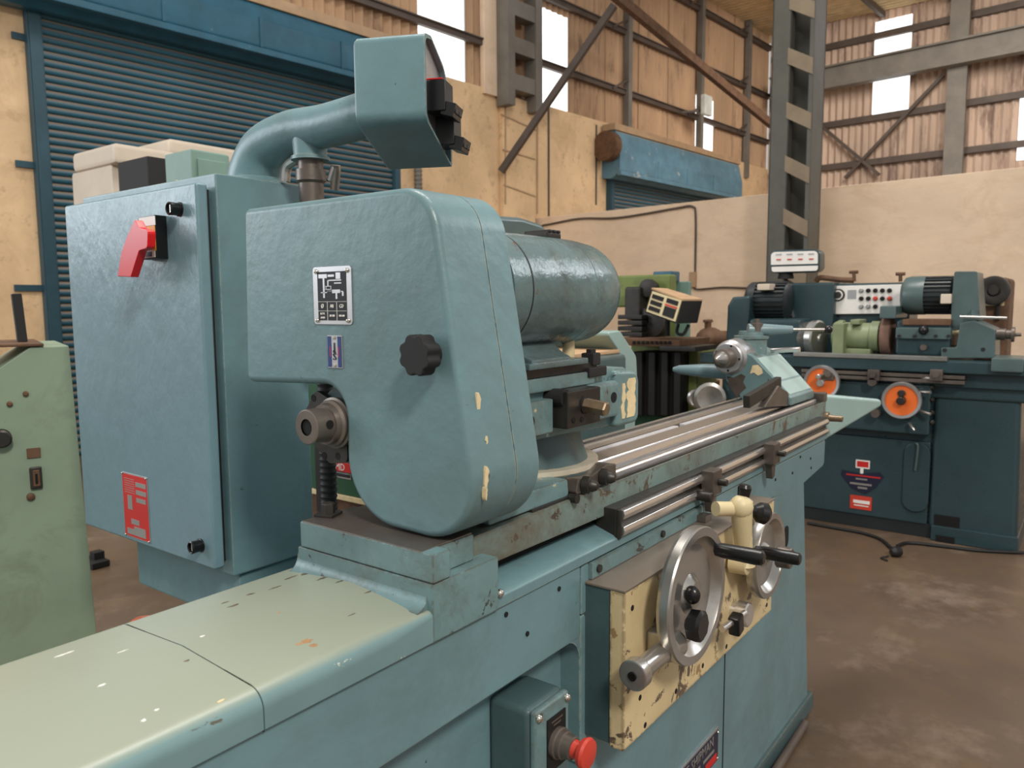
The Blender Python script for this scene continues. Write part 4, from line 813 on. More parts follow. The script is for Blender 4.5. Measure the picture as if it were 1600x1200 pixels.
for (x, z) in ((.072, 1.925), (.135, 1.868)):
    c = hp_((x, z + .012), .0); mb = MB(); mb.obox(c - hy * .008, hx * .030, hy * .022, UZ * .032, .003)
    c2 = hp_((x + .004, z - .016), -.034); mb.obox(c2, hx * .030, hy * .014 + UZ * .004, UZ * .014 - hy * .004, .002); rs = mb.build('rocker_switch', 'black', ph)
    mb = MB(); mb.obox(hp_((x, z + .0455), -.006), hx * .029, hy * .018, UZ * .0012, 0); mb.build('switch_rim', 'red', ph)
    for q in (-.013, .013):
        mb = MB(); mb.obox(c2 - hy * .0145 + hx * q, hx * .010, hy * .0012, UZ * .0085, 0); mb.build('switch_slot', 'dark_steel', ph)

# ================================================================== left foreground cabinet
GA = math.radians(72); gb = Vector((math.cos(GA), math.sin(GA), 0)); gr = Vector((math.sin(GA), -math.cos(GA), 0)); GP = Vector(hit(108, 545, X=1.2)); GP.z = 0
Gc = thing('control_cabinet', 'pale green sloping-topped machine cabinet with black lever at the left edge', 'cabinet', tuple(GP)); Gc.rotation_euler = (0, 0, GA - math.pi / 2); ORG[Gc.name] = (0, 0, 0)
def gq(px, py, off=0.0):
    """spot on the cabinet front: (along, height), along = 0 at its right edge"""
    r = Vector(_f + CR * (px - 800) / F - CU * (py - 600) / F); t = (GP + gb * off).dot(gb) / r.dot(gb); p = Vector(CAM) + r * t; return ((p - GP).dot(gr), p.z)
zt_ = gq(100, 540)[1]; s1 = gq(48, 541); s0 = gq(0, 574); br = gq(150, 985)
mb = MB(); mb.prism([(br[0] + .01, 0), (0, zt_), (s1[0], zt_), (s0[0], s0[1]), (s0[0] - .6, s0[1] - .4), (s0[0] - .6, 0)], 'y', 0, .5, .006); mb.build('cabinet_body', 'cyan_green', Gc)
a = gq(68, 538); mb = MB(); mb.box(a[0] - .30, a[0], -.01, .45, zt_ + .001, zt_ + .010, .002); mb.build('top_plate', 'rust', Gc)
a = gq(35, 537, .2); b = gq(25, 459, .2); mb = MB(); bar(mb, (a[0], .2, zt_ + .01), (b[0], .2, b[1]), .085, .03, .003); mb.build('black_lever', 'black_matte', Gc)
for px, py, r in ((40, 615, .009), (15, 631, .009), (48, 776, .013)):
    c = gq(px, py); mb = MB(); mb.lathe((c[0], 0, c[1]), (0, -1, 0), [(0, r), (.008, r), (.011, r * .6)], 14); mb.build('cap_screw', 'rust', Gc)
c = gq(2, 684); mb = MB(); mb.lathe((c[0], 0, c[1]), (0, -1, 0), [(0, .03), (.015, .024), (.035, .03), (.042, .024)], 20); mb.build('push_knob', 'dark_steel', Gc)
def gbox(px0, px1, py0, py1, o0, o1, m, nm, bev=.001):
    p0 = gq(px0, py0); p1 = gq(px1, py1); mb = MB(); mb.box(p0[0], p1[0], o0, o1, p1[1], p0[1], bev); return mb.build(nm, m, Gc)
gbox(41, 64, 701, 714, -.006, 0, 'rust', 'latch_plate'); gbox(45, 67, 730, 762, -.014, 0, 'dark_steel', 'toggle_frame', .005); gbox(50, 63, 734, 758, -.018, -.012, 'rust', 'toggle_surround', .004); gbox(54, 59, 739, 754, -.022, -.012, 'hole', 'toggle_slot', .001)

# ================================================================== background things
def pbox(X0, X1, px0, px1, py0, py1, m, nm, par, bev=.01, Xr=None):
    """box whose front face (at X0) covers a given spot"""
    cy = (py0 + py1) / 2; cx_ = (px0 + px1) / 2; mb = MB(); mb.box(X0, X1, fyz(px1, cy, X0)[0], fyz(px0, cy, X0)[0], fyz(cx_, py1, X0)[1], fyz(cx_, py0, X0)[1], bev); return mb.build(nm, m, par)
def pz(px, py, X): return fyz(px, py, X)
def floor_box(X0, X1, px0, px1, py0, m, nm, par, bev=.01, z0=0):
    cx_ = (px0 + px1) / 2; zt = fyz(cx_, py0, X0)[1]; mb = MB(); mb.box(X0, X1, fyz(px1, py0 + 40, X0)[0], fyz(px0, py0 + 40, X0)[0], z0, zt, bev); return mb.build(nm, m, par)
# pale enclosures behind the cabinet
t = thing('machine_enclosure', 'tall beige moulded machine enclosure, leftmost behind the electrical cabinet', 'machine', (3.2, 5.9, 0))
X_ = 2.9; floor_box(X_, X_ + .5, 112, 176, 262, 'beige', 'enclosure_body', t, .03); pbox(X_ - .02, X_ + .5, 111, 178, 230, 263, 'beige', 'enclosure_top', t, .04)
t = thing('machine_enclosure', 'second beige machine enclosure between the black monitor box and the shutter', 'machine', (3.8, 6.0, 0))
X_ = 3.5; floor_box(X_, X_ + .8, 190, 262, 250, 'beige', 'enclosure_body', t, .03); pbox(X_ - .01, X_ + .8, 189, 264, 224, 250, 'beige', 'enclosure_top', t, .04); pbox(X_ - .05, X_, 222, 228, 236, 252, 'black_matte', 'black_handle', t, .004)
t = thing('monitor_box', 'black box standing in front of the two beige enclosures', 'monitor', (2.8, 4.9, 0))
X_ = 2.65; pbox(X_, X_ + .25, 185, 232, 248, 330, 'black_matte', 'monitor_case', t, .01); floor_box(X_ + .05, X_ + .2, 200, 216, 329, 'black_matte', 'monitor_stand', t, .004)
t = thing('oil_tank', 'small rounded pale tank between the black box and the green switch cabinet', 'tank', (2.9, 4.6, 0))
c = pz(250, 275, 2.6); mb = MB(); mb.lathe((2.8, c[0], 0), (0, 0, 1), [(0, .10), (c[1] - .06, .10), (c[1] - .02, .085), (c[1], .05), (c[1] + .01, .01)], 24); mb.build('tank_body', 'beige', t)
t = thing('switch_cabinet', 'sage green switch cabinet behind the pipe arm', 'cabinet', (2.4, 3.5, 0))
X_ = 2.2; floor_box(X_, X_ + .22, 258, 300, 236, 'sage', 'cabinet_body', t, .012); yq = pz(300, 276, X_)[0]; mb = MB(); mb.box(X_ + .03, X_ + .19, yq - .012, yq, .9, pz(300, 246, X_)[1], .004); mb.build('cabinet_door', 'sage', t)
# green machine with the red sign seen through the notch
t = thing('green_machine', 'dark green machine with a red sign, glimpsed below the spindle', 'machine', (3.4, 3.9, 0))
X_ = 3.0; q = pz(500, 640, X_); q2_ = pz(600, 640, X_); zb_ = pz(520, 770, X_)[1]; mb = MB(); mb.box(X_, X_ + .7, pz(600, 700, X_)[0], pz(455, 700, X_)[0], zb_, 1.25, .01); mb.build('machine_body', 'green_deep', t)
mb = MB(); mb.box(X_ - .01, X_ + .7, pz(600, 700, X_)[0], pz(455, 700, X_)[0], zb_ - .03, zb_, .003); mb.build('machine_lip', 'bare', t)
mb = MB(); mb.box(X_ + .04, X_ + .7, pz(600, 700, X_)[0] + .03, pz(455, 700, X_)[0] - .03, 0, zb_ - .03, .01); mb.build('machine_base', 'rust', t)
sgn = pbox(X_ - .012, X_, 518, 548, 723, 737, 'red_plate', 'red_sign', t, .001); c = pz(531, 730, X_ - .014); text('MD', .058, (X_ - .014, c[0], c[1]), Rr, Up, 'white', sgn)
pbox(X_ - .008, X_, 518, 548, 739, 747, 'plate_metal', 'sign_strip', t, .001); pbox(X_ - .012, X_ - .008, 520, 546, 740, 745, 'black_matte', 'sign_print', t, 0)
pbox(X_ - .03, X_, 492, 502, 640, 800, 'black_matte', 'black_strut', t, .004)

# ---- lime green milling machine with readout box
Mi = thing('milling_machine', 'lime green milling machine with black bellows against the partition wall', 'machine', (5.9, 2.7, 0))
X_ = 5.6
pbox(X_, X_ + .14, 940, 1046, 430, 480, 'lime', 'ram', Mi, .02); floor_box(X_ + .1, X_ + .30, 985, 1040, 470, 'lime', 'column', Mi, .02)
pbox(X_ + .31, X_ + .36, 1030, 1076, 440, 545, 'sage', 'side_panel', Mi, .01); pbox(X_ + .15, X_ + .3, 1020, 1050, 424, 440, 'shutter_blue', 'ram_cover', Mi, .01)
pbox(X_ - .15, X_, 975, 1000, 448, 500, 'dark_steel', 'spindle_head', Mi, .02)
for i in range(5): pbox(X_ - .2 - .01 * (i % 2), X_, 965, 1003, 492 + 9 * i, 499 + 9 * i, 'dark_steel', 'head_rib', Mi, .004)
for px, py, r in ((1012, 450, .07), (1018, 505, .11), (1005, 500, .09)):
    c = pz(px, py, X_ - .1); mb = MB(); mb.lathe((X_ + .05, c[0], c[1]), (-1, 0, 0), [(0, r * .7), (.1, r * .8), (.11, r), (.16, r), (.165, r * .6)], 28); mb.build('drive_pulley', 'dark_steel', Mi)
pbox(X_ - .45, X_ + .1, 962, 1062, 530, 541, 'rust', 'work_table', Mi, .006); 
c0 = pz(972, 536, X_ - .46); 
for i in range(9): pbox(X_ - .47, X_ - .44, 988 + 7 * i, 991 + 7 * i, 533, 538, 'hole', 'table_slot', Mi, 0)
pbox(X_ - .5, X_ - .1, 1030, 1086, 541, 549, 'dark_steel', 'table_end', Mi, .006)
for i in range(8): pbox(X_ - .2 - .05 * (i % 2), X_ + .1, 982 + 10 * i, 993 + 10 * i, 550, 650, 'rubber', 'bellows_fold', Mi, .012)
pbox(X_ - .1, X_ + .3, 1060, 1088, 548, 700, 'lime', 'knee', Mi, .02)
for px, r in ((1080, .07), (1100, .115)):
    c = pz(px, 622, X_ - .3); mb = MB(); mb.lathe((X_ - .2, c[0], c[1]), (-1, -.45, 0), [(0, r * .3), (.06, r * .3), (.07, r), (.10, r), (.11, r * .8), (.10, r * .3)], 28); mb.build('feed_wheel', 'ground_steel', Mi)
mb = MB(); mb.box(X_ - .1, X_ + .9, pz(1090, 640, X_)[0], pz(945, 640, X_)[0], 0, .62, .02); mb.build('machine_base', 'green_deep', Mi)
Dr = thing('readout_box', 'tilted black digital readout box with cream front on the milling machine', 'readout', tuple(hit(1045, 510, X=5.2)))
# tilted: face towards the lower left, side to the right
f0 = [hit(1018, 452, X=5.15), hit(1066, 470, X=5.05), hit(1057, 506, X=5.0), hit(1007, 488, X=5.1)]
bk = [hit(1042, 453, X=5.45), hit(1098, 470, X=5.35), hit(1090, 505, X=5.3), hit(1036, 488, X=5.4)]
mb = MB(); mb._bev([tuple(p) for p in f0 + bk], [(0, 1, 2, 3), (7, 6, 5, 4), (0, 4, 5, 1), (1, 5, 6, 2), (2, 6, 7, 3), (3, 7, 4, 0)], .006); mb.build('readout_case', 'black_matte', Dr)
o0 = Vector(f0[3]); ux = Vector(f0[2]) - o0; uy = Vector(f0[0]) - o0; nn_ = ux.cross(uy).normalized()
if nn_.dot(Vector((-1, 0, 0))) < 0: nn_ = -nn_
def dq_(u0, u1, v0, v1, m, nm, h):
    c = o0 + ux * (u0 + u1) / 2 + uy * (v0 + v1) / 2 + nn_ * h; mb = MB(); mb.obox(c, ux * (u1 - u0) / 2, uy * (v1 - v0) / 2, nn_ * .003, 0); mb.build(nm, m, Dr)
dq_(.06, .96, .06, .94, 'cream_clean', 'readout_face', .004)
for v in (.16, .41, .66): dq_(.11, .46, v, v + .17, 'black', 'display', .009)
dq_(.56, .90, .14, .52, 'black', 'keypad', .009); dq_(.56, .90, .68, .86, 'black', 'display', .009); dq_(.55, .91, .55, .62, 'estop_red', 'key_row', .009)
mb = MB(); t0 = [Vector(f0[0]), Vector(f0[1]), Vector(bk[1]), Vector(bk[0])]; zz_ = Vector((0, 0, .012)); mb._bev([tuple(p) for p in t0] + [tuple(p + zz_) for p in t0], [(0, 1, 2, 3), (7, 6, 5, 4), (0, 4, 5, 1), (1, 5, 6, 2), (2, 6, 7, 3), (3, 7, 4, 0)], 0); mb.build('readout_lid', 'wood', Dr)
mb = MB(); a = Vector(hit(1043, 500, X=5.35)); mb.cyl(a, a - Vector((0, 0, .12)), .02); mb.build('readout_post', 'black_matte', Dr)
mb = MB(); mb.tube(bez([hit(1060, 506, X=5.2), hit(1058, 520, X=5.2), hit(1068, 522, X=5.2), hit(1076, 508, X=5.25)], 6), .012, 8); mb.build('readout_cable', 'rubber', Dr)
# rusty valves / pump group
Pu = thing('coolant_pump', 'rusty brown pump and valve assembly between the milling machine and the dark grinder', 'pump', (5.6, 2.25, 0))
X_ = 6.5; c = pz(1102, 532, X_)
mb = MB(); mb.lathe((X_ + .1, pz(1097, 560, X_)[0], 0), (0, 0, 1), [(0, .09), (.7, .09), (.72, .12), (.80, .12), (.82, .08), (pz(1097, 545, X_)[1], .08)], 20); mb.build('pump_stem', 'rust', Pu)
mb = MB(); mb.sphere((X_ + .1, c[0], c[1]), .13, 18, (1, 1, .9)); mb.cyl((X_ + .1, c[0], c[1]), (X_ + .1, c[0] - .22, c[1]), .085); mb.cyl((X_ + .1, c[0] - .2, c[1]), (X_ + .1, c[0] - .24, c[1]), .11); mb.build('pump_body', 'rust', Pu)
mb = MB(); mb.cyl((X_ + .1, c[0] + .02, c[1] + .1), (X_ + .1, c[0] + .02, c[1] + .17), .03); mb.cyl((X_ + .02, c[0] + .02, c[1] + .17), (X_ + .18, c[0] + .02, c[1] + .17), .015); mb.build('valve_stem', 'rust', Pu)

# ================================================================== dark grinder on the right
K = thing('cylindrical_grinder', 'dark teal cylindrical grinder with two orange handwheels and white switch panel', 'machine', (5.8, .9, 0))
X_ = 5.38
yl_ = 2.15; yr_ = pz(1592, 700, X_)[0] + .0
yL = pz(1252, 760, X_)[0]; yM = pz(1455, 720, X_)[0]
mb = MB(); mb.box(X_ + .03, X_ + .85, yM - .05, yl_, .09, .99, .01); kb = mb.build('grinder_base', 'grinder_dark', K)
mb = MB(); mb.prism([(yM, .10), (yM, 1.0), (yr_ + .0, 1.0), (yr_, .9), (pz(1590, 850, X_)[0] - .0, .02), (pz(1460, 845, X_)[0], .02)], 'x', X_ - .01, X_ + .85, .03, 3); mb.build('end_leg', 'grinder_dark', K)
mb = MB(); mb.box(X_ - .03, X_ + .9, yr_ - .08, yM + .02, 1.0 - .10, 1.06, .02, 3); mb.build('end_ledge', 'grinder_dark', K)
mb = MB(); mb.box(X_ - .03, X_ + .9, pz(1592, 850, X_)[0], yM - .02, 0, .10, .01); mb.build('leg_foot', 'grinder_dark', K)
mb = MB(); mb.box(X_ + .02, X_ + .9, yM - .02, yl_, 0, .095, .004); mb.build('grinder_plinth', 'motor_black', K)  # recess shadow at the plinth is put into this black colour
dpn = pbox(X_ + .005, X_ + .04, 1250, 1452, 682, 806, 'grinder_dark', 'access_door', K, .012)
c0 = pz(1413, 690, X_ - .02); c1 = pz(1449, 803, X_ - .02); hdl = MB(); hdl.prism(rnd([(c1[0], c1[1]), (c0[0], c1[1]), (c0[0], c0[1]), (c1[0], c0[1])], abs(c0[0] - c1[0]) * .48, 6), 'x', X_ - .015, X_ + .01, .006); hd_ = hdl.build('door_handle', 'grinder_dark', K)
a = pz(1432, 692, X_ - .03); b = pz(1430, 735, X_ - .03); mb = MB(); mb.tube(bez([(X_ - .03, a[0], a[1]), (X_ - .035, a[0] - .01, a[1] - .03), (X_ - .03, b[0], b[1])], 5), .007, 8); mb.build('latch', 'grinder_grey', hd_)
# emblem sticker: red tab, stem, dark winged shape, red box
Xs = X_ + .003
em = pbox(Xs - .002, Xs + .004, 1337, 1359, 719, 732, 'white', 'maker_emblem', K, 0)
pbox(Xs - .003, Xs - .001, 1339, 1357, 721, 730, 'red_plate', 'emblem_tab', em, 0); pbox(Xs - .002, Xs, 1344, 1349, 732, 741, 'white', 'emblem_stem', em, 0)
wg = [pz(1316, 734, Xs), pz(1346, 740, Xs), pz(1374, 738, Xs), pz(1381, 745, Xs), pz(1368, 762, Xs), pz(1352, 772, Xs), pz(1330, 762, Xs), pz(1314, 741, Xs)]
mb = MB(); mb.prism(wg, 'x', Xs - .003, Xs, 0); mb.build('emblem_wings', 'dark_navy', em)
for q0, q1, q2, q3, m in ((1322, 1376, 743, 745, 'red_plate'), (1337, 1355, 747.5, 750, 'plate_metal'), (1328, 1362, 755, 758, 'plate_metal'), (1340, 1355, 761, 764, 'plate_metal')): pbox(Xs - .0045, Xs - .003, q0, q1, q2, q3, m, 'emblem_print', em, 0)
stk = pbox(Xs - .003, Xs, 1328, 1362, 775, 796, 'estop_red', 'red_sticker', K, 0); pbox(Xs - .0045, Xs - .003, 1333, 1359, 782, 787, 'white', 'sticker_print', stk, 0); pbox(Xs - .0045, Xs - .003, 1334, 1357, 789.5, 791, 'white', 'sticker_print', stk, 0)
pbox(X_ - .016, X_ + .03, 1459, 1499, 806, 831, 'hole', 'foot_recess', K, .004); pbox(X_ - .036, X_, 1462, 1491, 838, 848, 'hole', 'plinth_slot', K, 0)
# apron with wheels
Xa = X_ - .09
pbox(Xa, X_ + .1, 1236, 1454, 596, 672, 'grinder_dark', 'control_apron', K, .015)
for px, py, r, nm in ((1283, 598, 27.5, 0), (1408, 626, 29, 1)):
    c = pz(px, py, Xa - .08); rr_ = abs(pz(px, py, Xa - .08)[1] - pz(px, py + r, Xa - .08)[1])
    mb = MB(); mb.lathe((Xa + .01, c[0], c[1]), (-1, 0, 0), [(0, .03), (.05, .03), (.055, rr_ * .9), (.07, rr_), (.085, rr_), (.092, rr_ * .96), (.09, rr_ * .82), (.08, rr_ * .80)], 44, cap=False); hwk = mb.build('handwheel', 'plate_metal', K, ang=40)
    mb = MB(); mb.lathe((Xa - .062, c[0], c[1]), (-1, 0, 0), [(0, rr_ * .85), (.008, rr_ * .85)], 40); mb.build('orange_disc', 'orange', hwk)
    mb = MB(); mb.cyl((Xa - .06, c[0], c[1]), (Xa - .11, c[0], c[1]), .028, .024, ch=.003); mb.cyl((Xa - .06, c[0], c[1] + .045), (Xa - (.085 if nm else .16), c[0], c[1] + .045), .022 if nm else .016, ch=.003); mb.build('wheel_hub', 'dark_steel' if nm else 'steel', hwk)
for p0, p1 in (((1435, 612), (1454, 613)), ((1436, 641), (1454, 647)), ((1421, 661), (1429, 673)), ((1440, 590), (1462, 592))):
    mb = MB(); mb.cyl(tuple(hit(*p0, X=Xa - .03)), tuple(hit(*p1, X=Xa - .07)), .009); mb.build('small_lever', 'steel', K)
for px, py in ((1365, 596), (1370, 645)):
    c = pz(px, py, Xa - .03); mb = MB(); mb.lathe((Xa, c[0], c[1]), (-1, 0, 0), [(0, .02), (.05, .02), (.055, .03), (.08, .026)], 16); mb.build('apron_knob', 'brown_steel', K)
for py in (605, 625, 645, 660):
    c = pz(1456, py, Xa); mb = MB(); mb.sphere((Xa + .01, c[0], c[1]), .016, 10); mb.build('apron_bolt', 'dark_steel', K)
# table and rails
Xt = X_ - .14
ztb = pz(1400, 562, Xt)[1]; zbb = pz(1400, 580, Xt)[1]; yTL = pz(1200, 565, Xt)[0]; yTR = pz(1640, 580, Xt)[0]
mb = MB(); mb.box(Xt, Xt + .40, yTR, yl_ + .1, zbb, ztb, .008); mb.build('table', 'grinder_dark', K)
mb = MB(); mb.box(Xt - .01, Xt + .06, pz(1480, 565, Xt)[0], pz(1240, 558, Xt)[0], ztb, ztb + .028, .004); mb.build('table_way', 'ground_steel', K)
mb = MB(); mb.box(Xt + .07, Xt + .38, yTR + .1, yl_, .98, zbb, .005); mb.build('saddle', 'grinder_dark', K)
for d in (0, 1):
    p0 = hit(1252, 577 + 7 * d, X=Xt - .0); p1 = hit(1508, 582 + 7 * d, X=Xt - .0); mb = MB(); mb.box(Xt + .0, Xt + .05, float(p1[1]), float(p0[1]), float(p0[2]) - .02, float(p0[2]) + (.002), .003); mb.build('dog_rail', 'brown_steel', K)
for px in (1295, 1365, 1463):
    c = pz(px, 585, Xt - .02); mb = MB(); mb.box(Xt - .03, Xt + .03, c[0] - .035, c[0] + .035, c[1] - .04, c[1] + .03, .006); mb.cyl((Xt - .03, c[0], c[1]), (Xt - .05, c[0], c[1]), .018); mb.build('trip_dog', 'brown_steel', K)
pbox(Xt - .04, Xt + .3, 1548, 1600, 560, 582, 'grinder_grey', 'table_end_stop', K, .01)
# rear column with the white switch panel
Xb = X_ + .42
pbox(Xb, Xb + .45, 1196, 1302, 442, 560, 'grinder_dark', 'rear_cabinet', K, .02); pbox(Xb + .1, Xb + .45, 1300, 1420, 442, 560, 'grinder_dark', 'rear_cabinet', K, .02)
p0 = hit(1226, 448, X=Xb - .01); p1 = hit(1240, 496, X=Xb - .01); mb = MB(); bar(mb, p0, p1, .012, .02); mb.build('cabinet_trim', 'plate_metal', K)
Xw = Xb + .06
pn = [pz(1299, 447, Xw), pz(1416, 444, Xw), pz(1412, 470, Xw), pz(1414, 489, Xw), pz(1408, 478, Xw), pz(1380, 490, Xw), pz(1299, 491, Xw)]
mb = MB(); mb.prism(pn, 'x', Xw, Xw + .06, .004); wpn = mb.build('switch_panel', 'white', K)
c = pz(1310, 461, Xw); mb = MB(); mb.lathe((Xw, c[0], c[1]), (-1, 0, 0), [(0, .045), (.012, .042), (.014, .025), (.03, .02)], 24); mb.build('dial', 'dark_steel', wpn); mb = MB(); mb.lathe((Xw - .014, c[0], c[1]), (-1, 0, 0), [(0, .034), (.002, .034), (.002, .02)], 24, cap=False); mb.build('dial_ring', 'white', wpn)
for r_ in range(3):
    for k in range(5):
        if r_ == 2 and k > 2: continue
        px = 1346 + 11 * k; py = 454 + 12.5 * r_; c = pz(px, py, Xw); mb = MB(); mb.lathe((Xw, c[0], c[1]), (-1, 0, 0), [(0, .016), (.014, .015), (.02, .01)], 14); mb.build('push_button', 'estop_red' if (r_, k) in ((1, 2), (1, 4)) else ('plate_metal' if r_ == 2 and k < 2 or (r_, k) == (0, 0) else 'black'), wpn)
pbox(Xw - .002, Xw, 1324, 1338, 453, 467, 'plate_metal', 'panel_print', wpn, 0)
def finmotor(px0, px1, py, rpx, X, m, mbell, fins, name, end=None):
    c0 = pz(px0, py, X); c1 = pz(px1, py, X); r = abs(pz(px0, py - rpx, X)[1] - c0[1]); L = c0[0] - c1[0]
    mb = MB(); mb.lathe((X, c0[0], c0[1]), (0, -1, 0), [(0, r * .6), (.02, r * .9), (.04, r), (L * .28, r), (L * .28, r * .9), (L * .95, r * .9), (L, r * .7)], 36); mo = mb.build(name, mbell, K)
    for k in range(fins):
        a = 2 * math.pi * k / fins; dy, dz = math.cos(a), math.sin(a)
        mb = MB(); mb.obox((X + dy * r * .94, c0[0] - L * .62, c0[1] + dz * r * .94), (dy * r * .07, 0, dz * r * .07), (0, L * .33, 0), (-dz * .006, 0, dy * .006), 0); mb.build('fin', m, mo)
    return mo
mo1 = finmotor(1168, 1235, 470, 29, X_ + .3, 'motor_black', 'motor_black', 26, 'workhead_motor')
mb = MB(); c = pz(1191, 449, X_ + .08); mb.box(X_ + .1, X_ + .3, c[0] - .045, c[0] + .045, c[1] - .02, c[1] + .025, .006); mb.build('motor_label', 'beige', mo1)
pl_p = [pz(1134, 530, X_ + .1), pz(1136, 478, X_ + .1), pz(1144, 464, X_ + .1), pz(1172, 462, X_ + .1), pz(1168, 520, X_ + .1), pz(1164, 545, X_ + .1), pz(1136, 545, X_ + .1)]
mb = MB(); mb.prism(rnd(pl_p, .02, 4), 'x', X_ + .1, X_ + .5, .02, 3); mb.build('belt_guard', 'grinder_dark', K)
pbox(X_ + .08, X_ + .4, 1168, 1250, 498, 552, 'grinder_dark', 'workhead', K, .03)
c = pz(1250, 528, X_ + .2); rr_ = abs(pz(1250, 500, X_ + .2)[1] - c[1])
mb = MB(); mb.lathe((X_ + .2, c[0], c[1]), (-.25, -1, 0), [(0, rr_ * .8), (.05, rr_ * .9), (.09, rr_ * .95), (.10, rr_), (.14, rr_), (.15, rr_ * .9), (.15, rr_ * .25), (.16, rr_ * .2)], 36); mb.build('chuck', 'ground_steel', K)
c0 = pz(1304, 525, X_ + .2); r = abs(pz(1304, 500, X_ + .2)[1] - c0[1]); L = c0[0] - pz(1378, 525, X_ + .2)[0]
mb = MB(); mb.lathe((X_ + .2, c0[0], c0[1]), (0, -1, 0), [(0, r * .85), (.03, r), (L * .2, r), (L * .22, r * .82), (L * .78, r * .84), (L * .8, r * .95), (L * .97, r * .95), (L, r * .7)], 36); gm = mb.build('internal_spindle', 'motor_green', K)
mb = MB(); mb.box(X_ + .1, X_ + .3, c0[0] - L * .6, c0[0] - L * .4, c0[1] + r * .75, c0[1] + r * 1.05, .006); mb.build('terminal_box', 'motor_green', gm); pbox(X_ + .05, X_ + .35, 1300, 1318, 505, 555, 'motor_green', 'mount_plate', gm, .01); pbox(X_ + .1, X_ + .35, 1320, 1360, 545, 555, 'motor_green', 'mount_foot', gm, .008)
c = pz(1387, 525, X_ + .2); r = abs(pz(1387, 495, X_ + .2)[1] - c[1]); mb = MB(); mb.lathe((X_ + .2, c[0] + .03, c[1]), (0, -1, 0), [(0, r * .96), (.005, r), (.055, r), (.06, r * .96)], 44); mb.build('grinding_wheel', 'wheel_brown', K)
pbox(X_ + .02, X_ + .4, 1374, 1400, 478, 498, 'grinder_grey', 'wheel_hood', K, .01); pbox(X_ + .2, X_ + .42, 1372, 1380, 495, 556, 'black_matte', 'wheel_shroud', K, .004)
pbox(X_ + .06, X_ + .4, 1399, 1486, 500, 556, 'grinder_dark', 'wheelhead', K, .02)
pbox(X_ + .03, X_ + .1, 1399, 1486, 512, 530, 'grinder_grey', 'wheelhead_slide', K, .008); pbox(X_ + .04, X_ + .25, 1410, 1486, 499, 508, 'rust', 'slide_plate', K, .003)
for px in (1405, 1429, 1462, 1482):
    c = pz(px, 525, X_ + .03); mb = MB(); mb.cyl((X_ + .02, c[0], c[1]), (X_ + .04, c[0], c[1]), .010, n=12); mb.build('slide_screw', 'black_matte', K)
c = pz(1443, 516, X_); mb = MB(); mb.sphere((X_, c[0], c[1]), .03, 14); mb.build('ball_knob', 'black', K)
c = pz(1443, 543, X_ + .04); mb = MB(); mb.cyl((X_ + .07, c[0], c[1]), (X_ + .03, c[0], c[1]), .02, ch=.002); mb.build('feed_screw', 'brown_steel', K)
mo2 = finmotor(1414, 1492, 462, 29, X_ + .28, 'motor_black', 'motor_black', 26, 'wheel_motor')
c0 = pz(1414, 462, X_ + .28); r = abs(pz(1414, 433, X_ + .28)[1] - c0[1]); mb = MB(); mb.lathe((X_ + .28, c0[0] + .015, c0[1]), (0, -1, 0), [(0, r * .7), (.02, r * .96), (.05, r * 1.03), (.14, r * 1.03)], 36); mb.build('fan_cowl', 'grinder_grey', mo2)
c = pz(1477, 467, X_ + .05); mb = MB(); mb.box(X_ + .07, X_ + .2, c[0] - .03, c[0] + .03, c[1] - .03, c[1] + .03, .006); mb.build('motor_tag', 'beige', mo2)
# tailstock at the right
Xk = X_ + .02
p_ = [pz(1470, 560, Xk), pz(1470, 543, Xk), pz(1494, 543, Xk), pz(1500, 505, Xk), pz(1522, 500, Xk), pz(1555, 515, Xk), pz(1555, 560, Xk)]
mb = MB(); mb.prism(rnd(p_, .012, 3), 'x', Xk, Xk + .3, .008); tk = mb.build('tailstock', 'grinder_grey', K)
p_ = [pz(1485, 520, Xk + .08), pz(1487, 470, Xk + .08), pz(1491, 424, Xk + .08), pz(1527, 424, Xk + .08), pz(1530, 470, Xk + .08), pz(1532, 500, Xk + .08)]
mb = MB(); mb.prism(rnd(p_, .012, 3), 'x', Xk + .08, Xk + .4, .012); mb.build('coolant_guard', 'grinder_grey', tk)
a = Vector(hit(1555, 522, X=Xk + .1)); b = Vector(hit(1596, 523, X=Xk + .1)); e = (b - a).normalized(); L = (b - a).length
mb = MB(); mb.lathe(a, e, [(0, .035), (L * .4, .035), (L * .42, .028), (L * .62, .028), (L * .63, .045), (L * .75, .045), (L * .77, .012), (L, .010)], 20); mb.build('tail_spindle', 'brown_steel', tk)
mb = MB(); mb.cyl(tuple(hit(1500, 495, X=Xk - .02)), tuple(hit(1573, 497, X=Xk - .02)), .008); mb.build('clamp_rod', 'steel', tk)
mb = MB(); a = hit(1521, 500, X=Xk + .05); mb.lathe((Xk + .05, float(a[1]), float(a[2])), (0, 0, 1), [(0, .04), (.03, .04), (.035, .02), (.06, .02)], 18); mb.build('clamp_boss', 'grinder_grey', tk)
c = pz(1489, 520, Xk - .01); mb = MB(); mb.cyl((Xk + .1, c[0] + .06, c[1]), (Xk + .1, c[0] - .03, c[1]), .022, ch=.003); mb.build('dead_centre', 'bare', tk)
for px, py in ((1476, 547), (1536, 546)):
    c = pz(px, py, Xk); mb = MB(); mb.cyl((Xk - .004, c[0], c[1]), (Xk + .01, c[0], c[1]), .012, n=14); mb.build('tailstock_bolt', 'black_matte', tk)
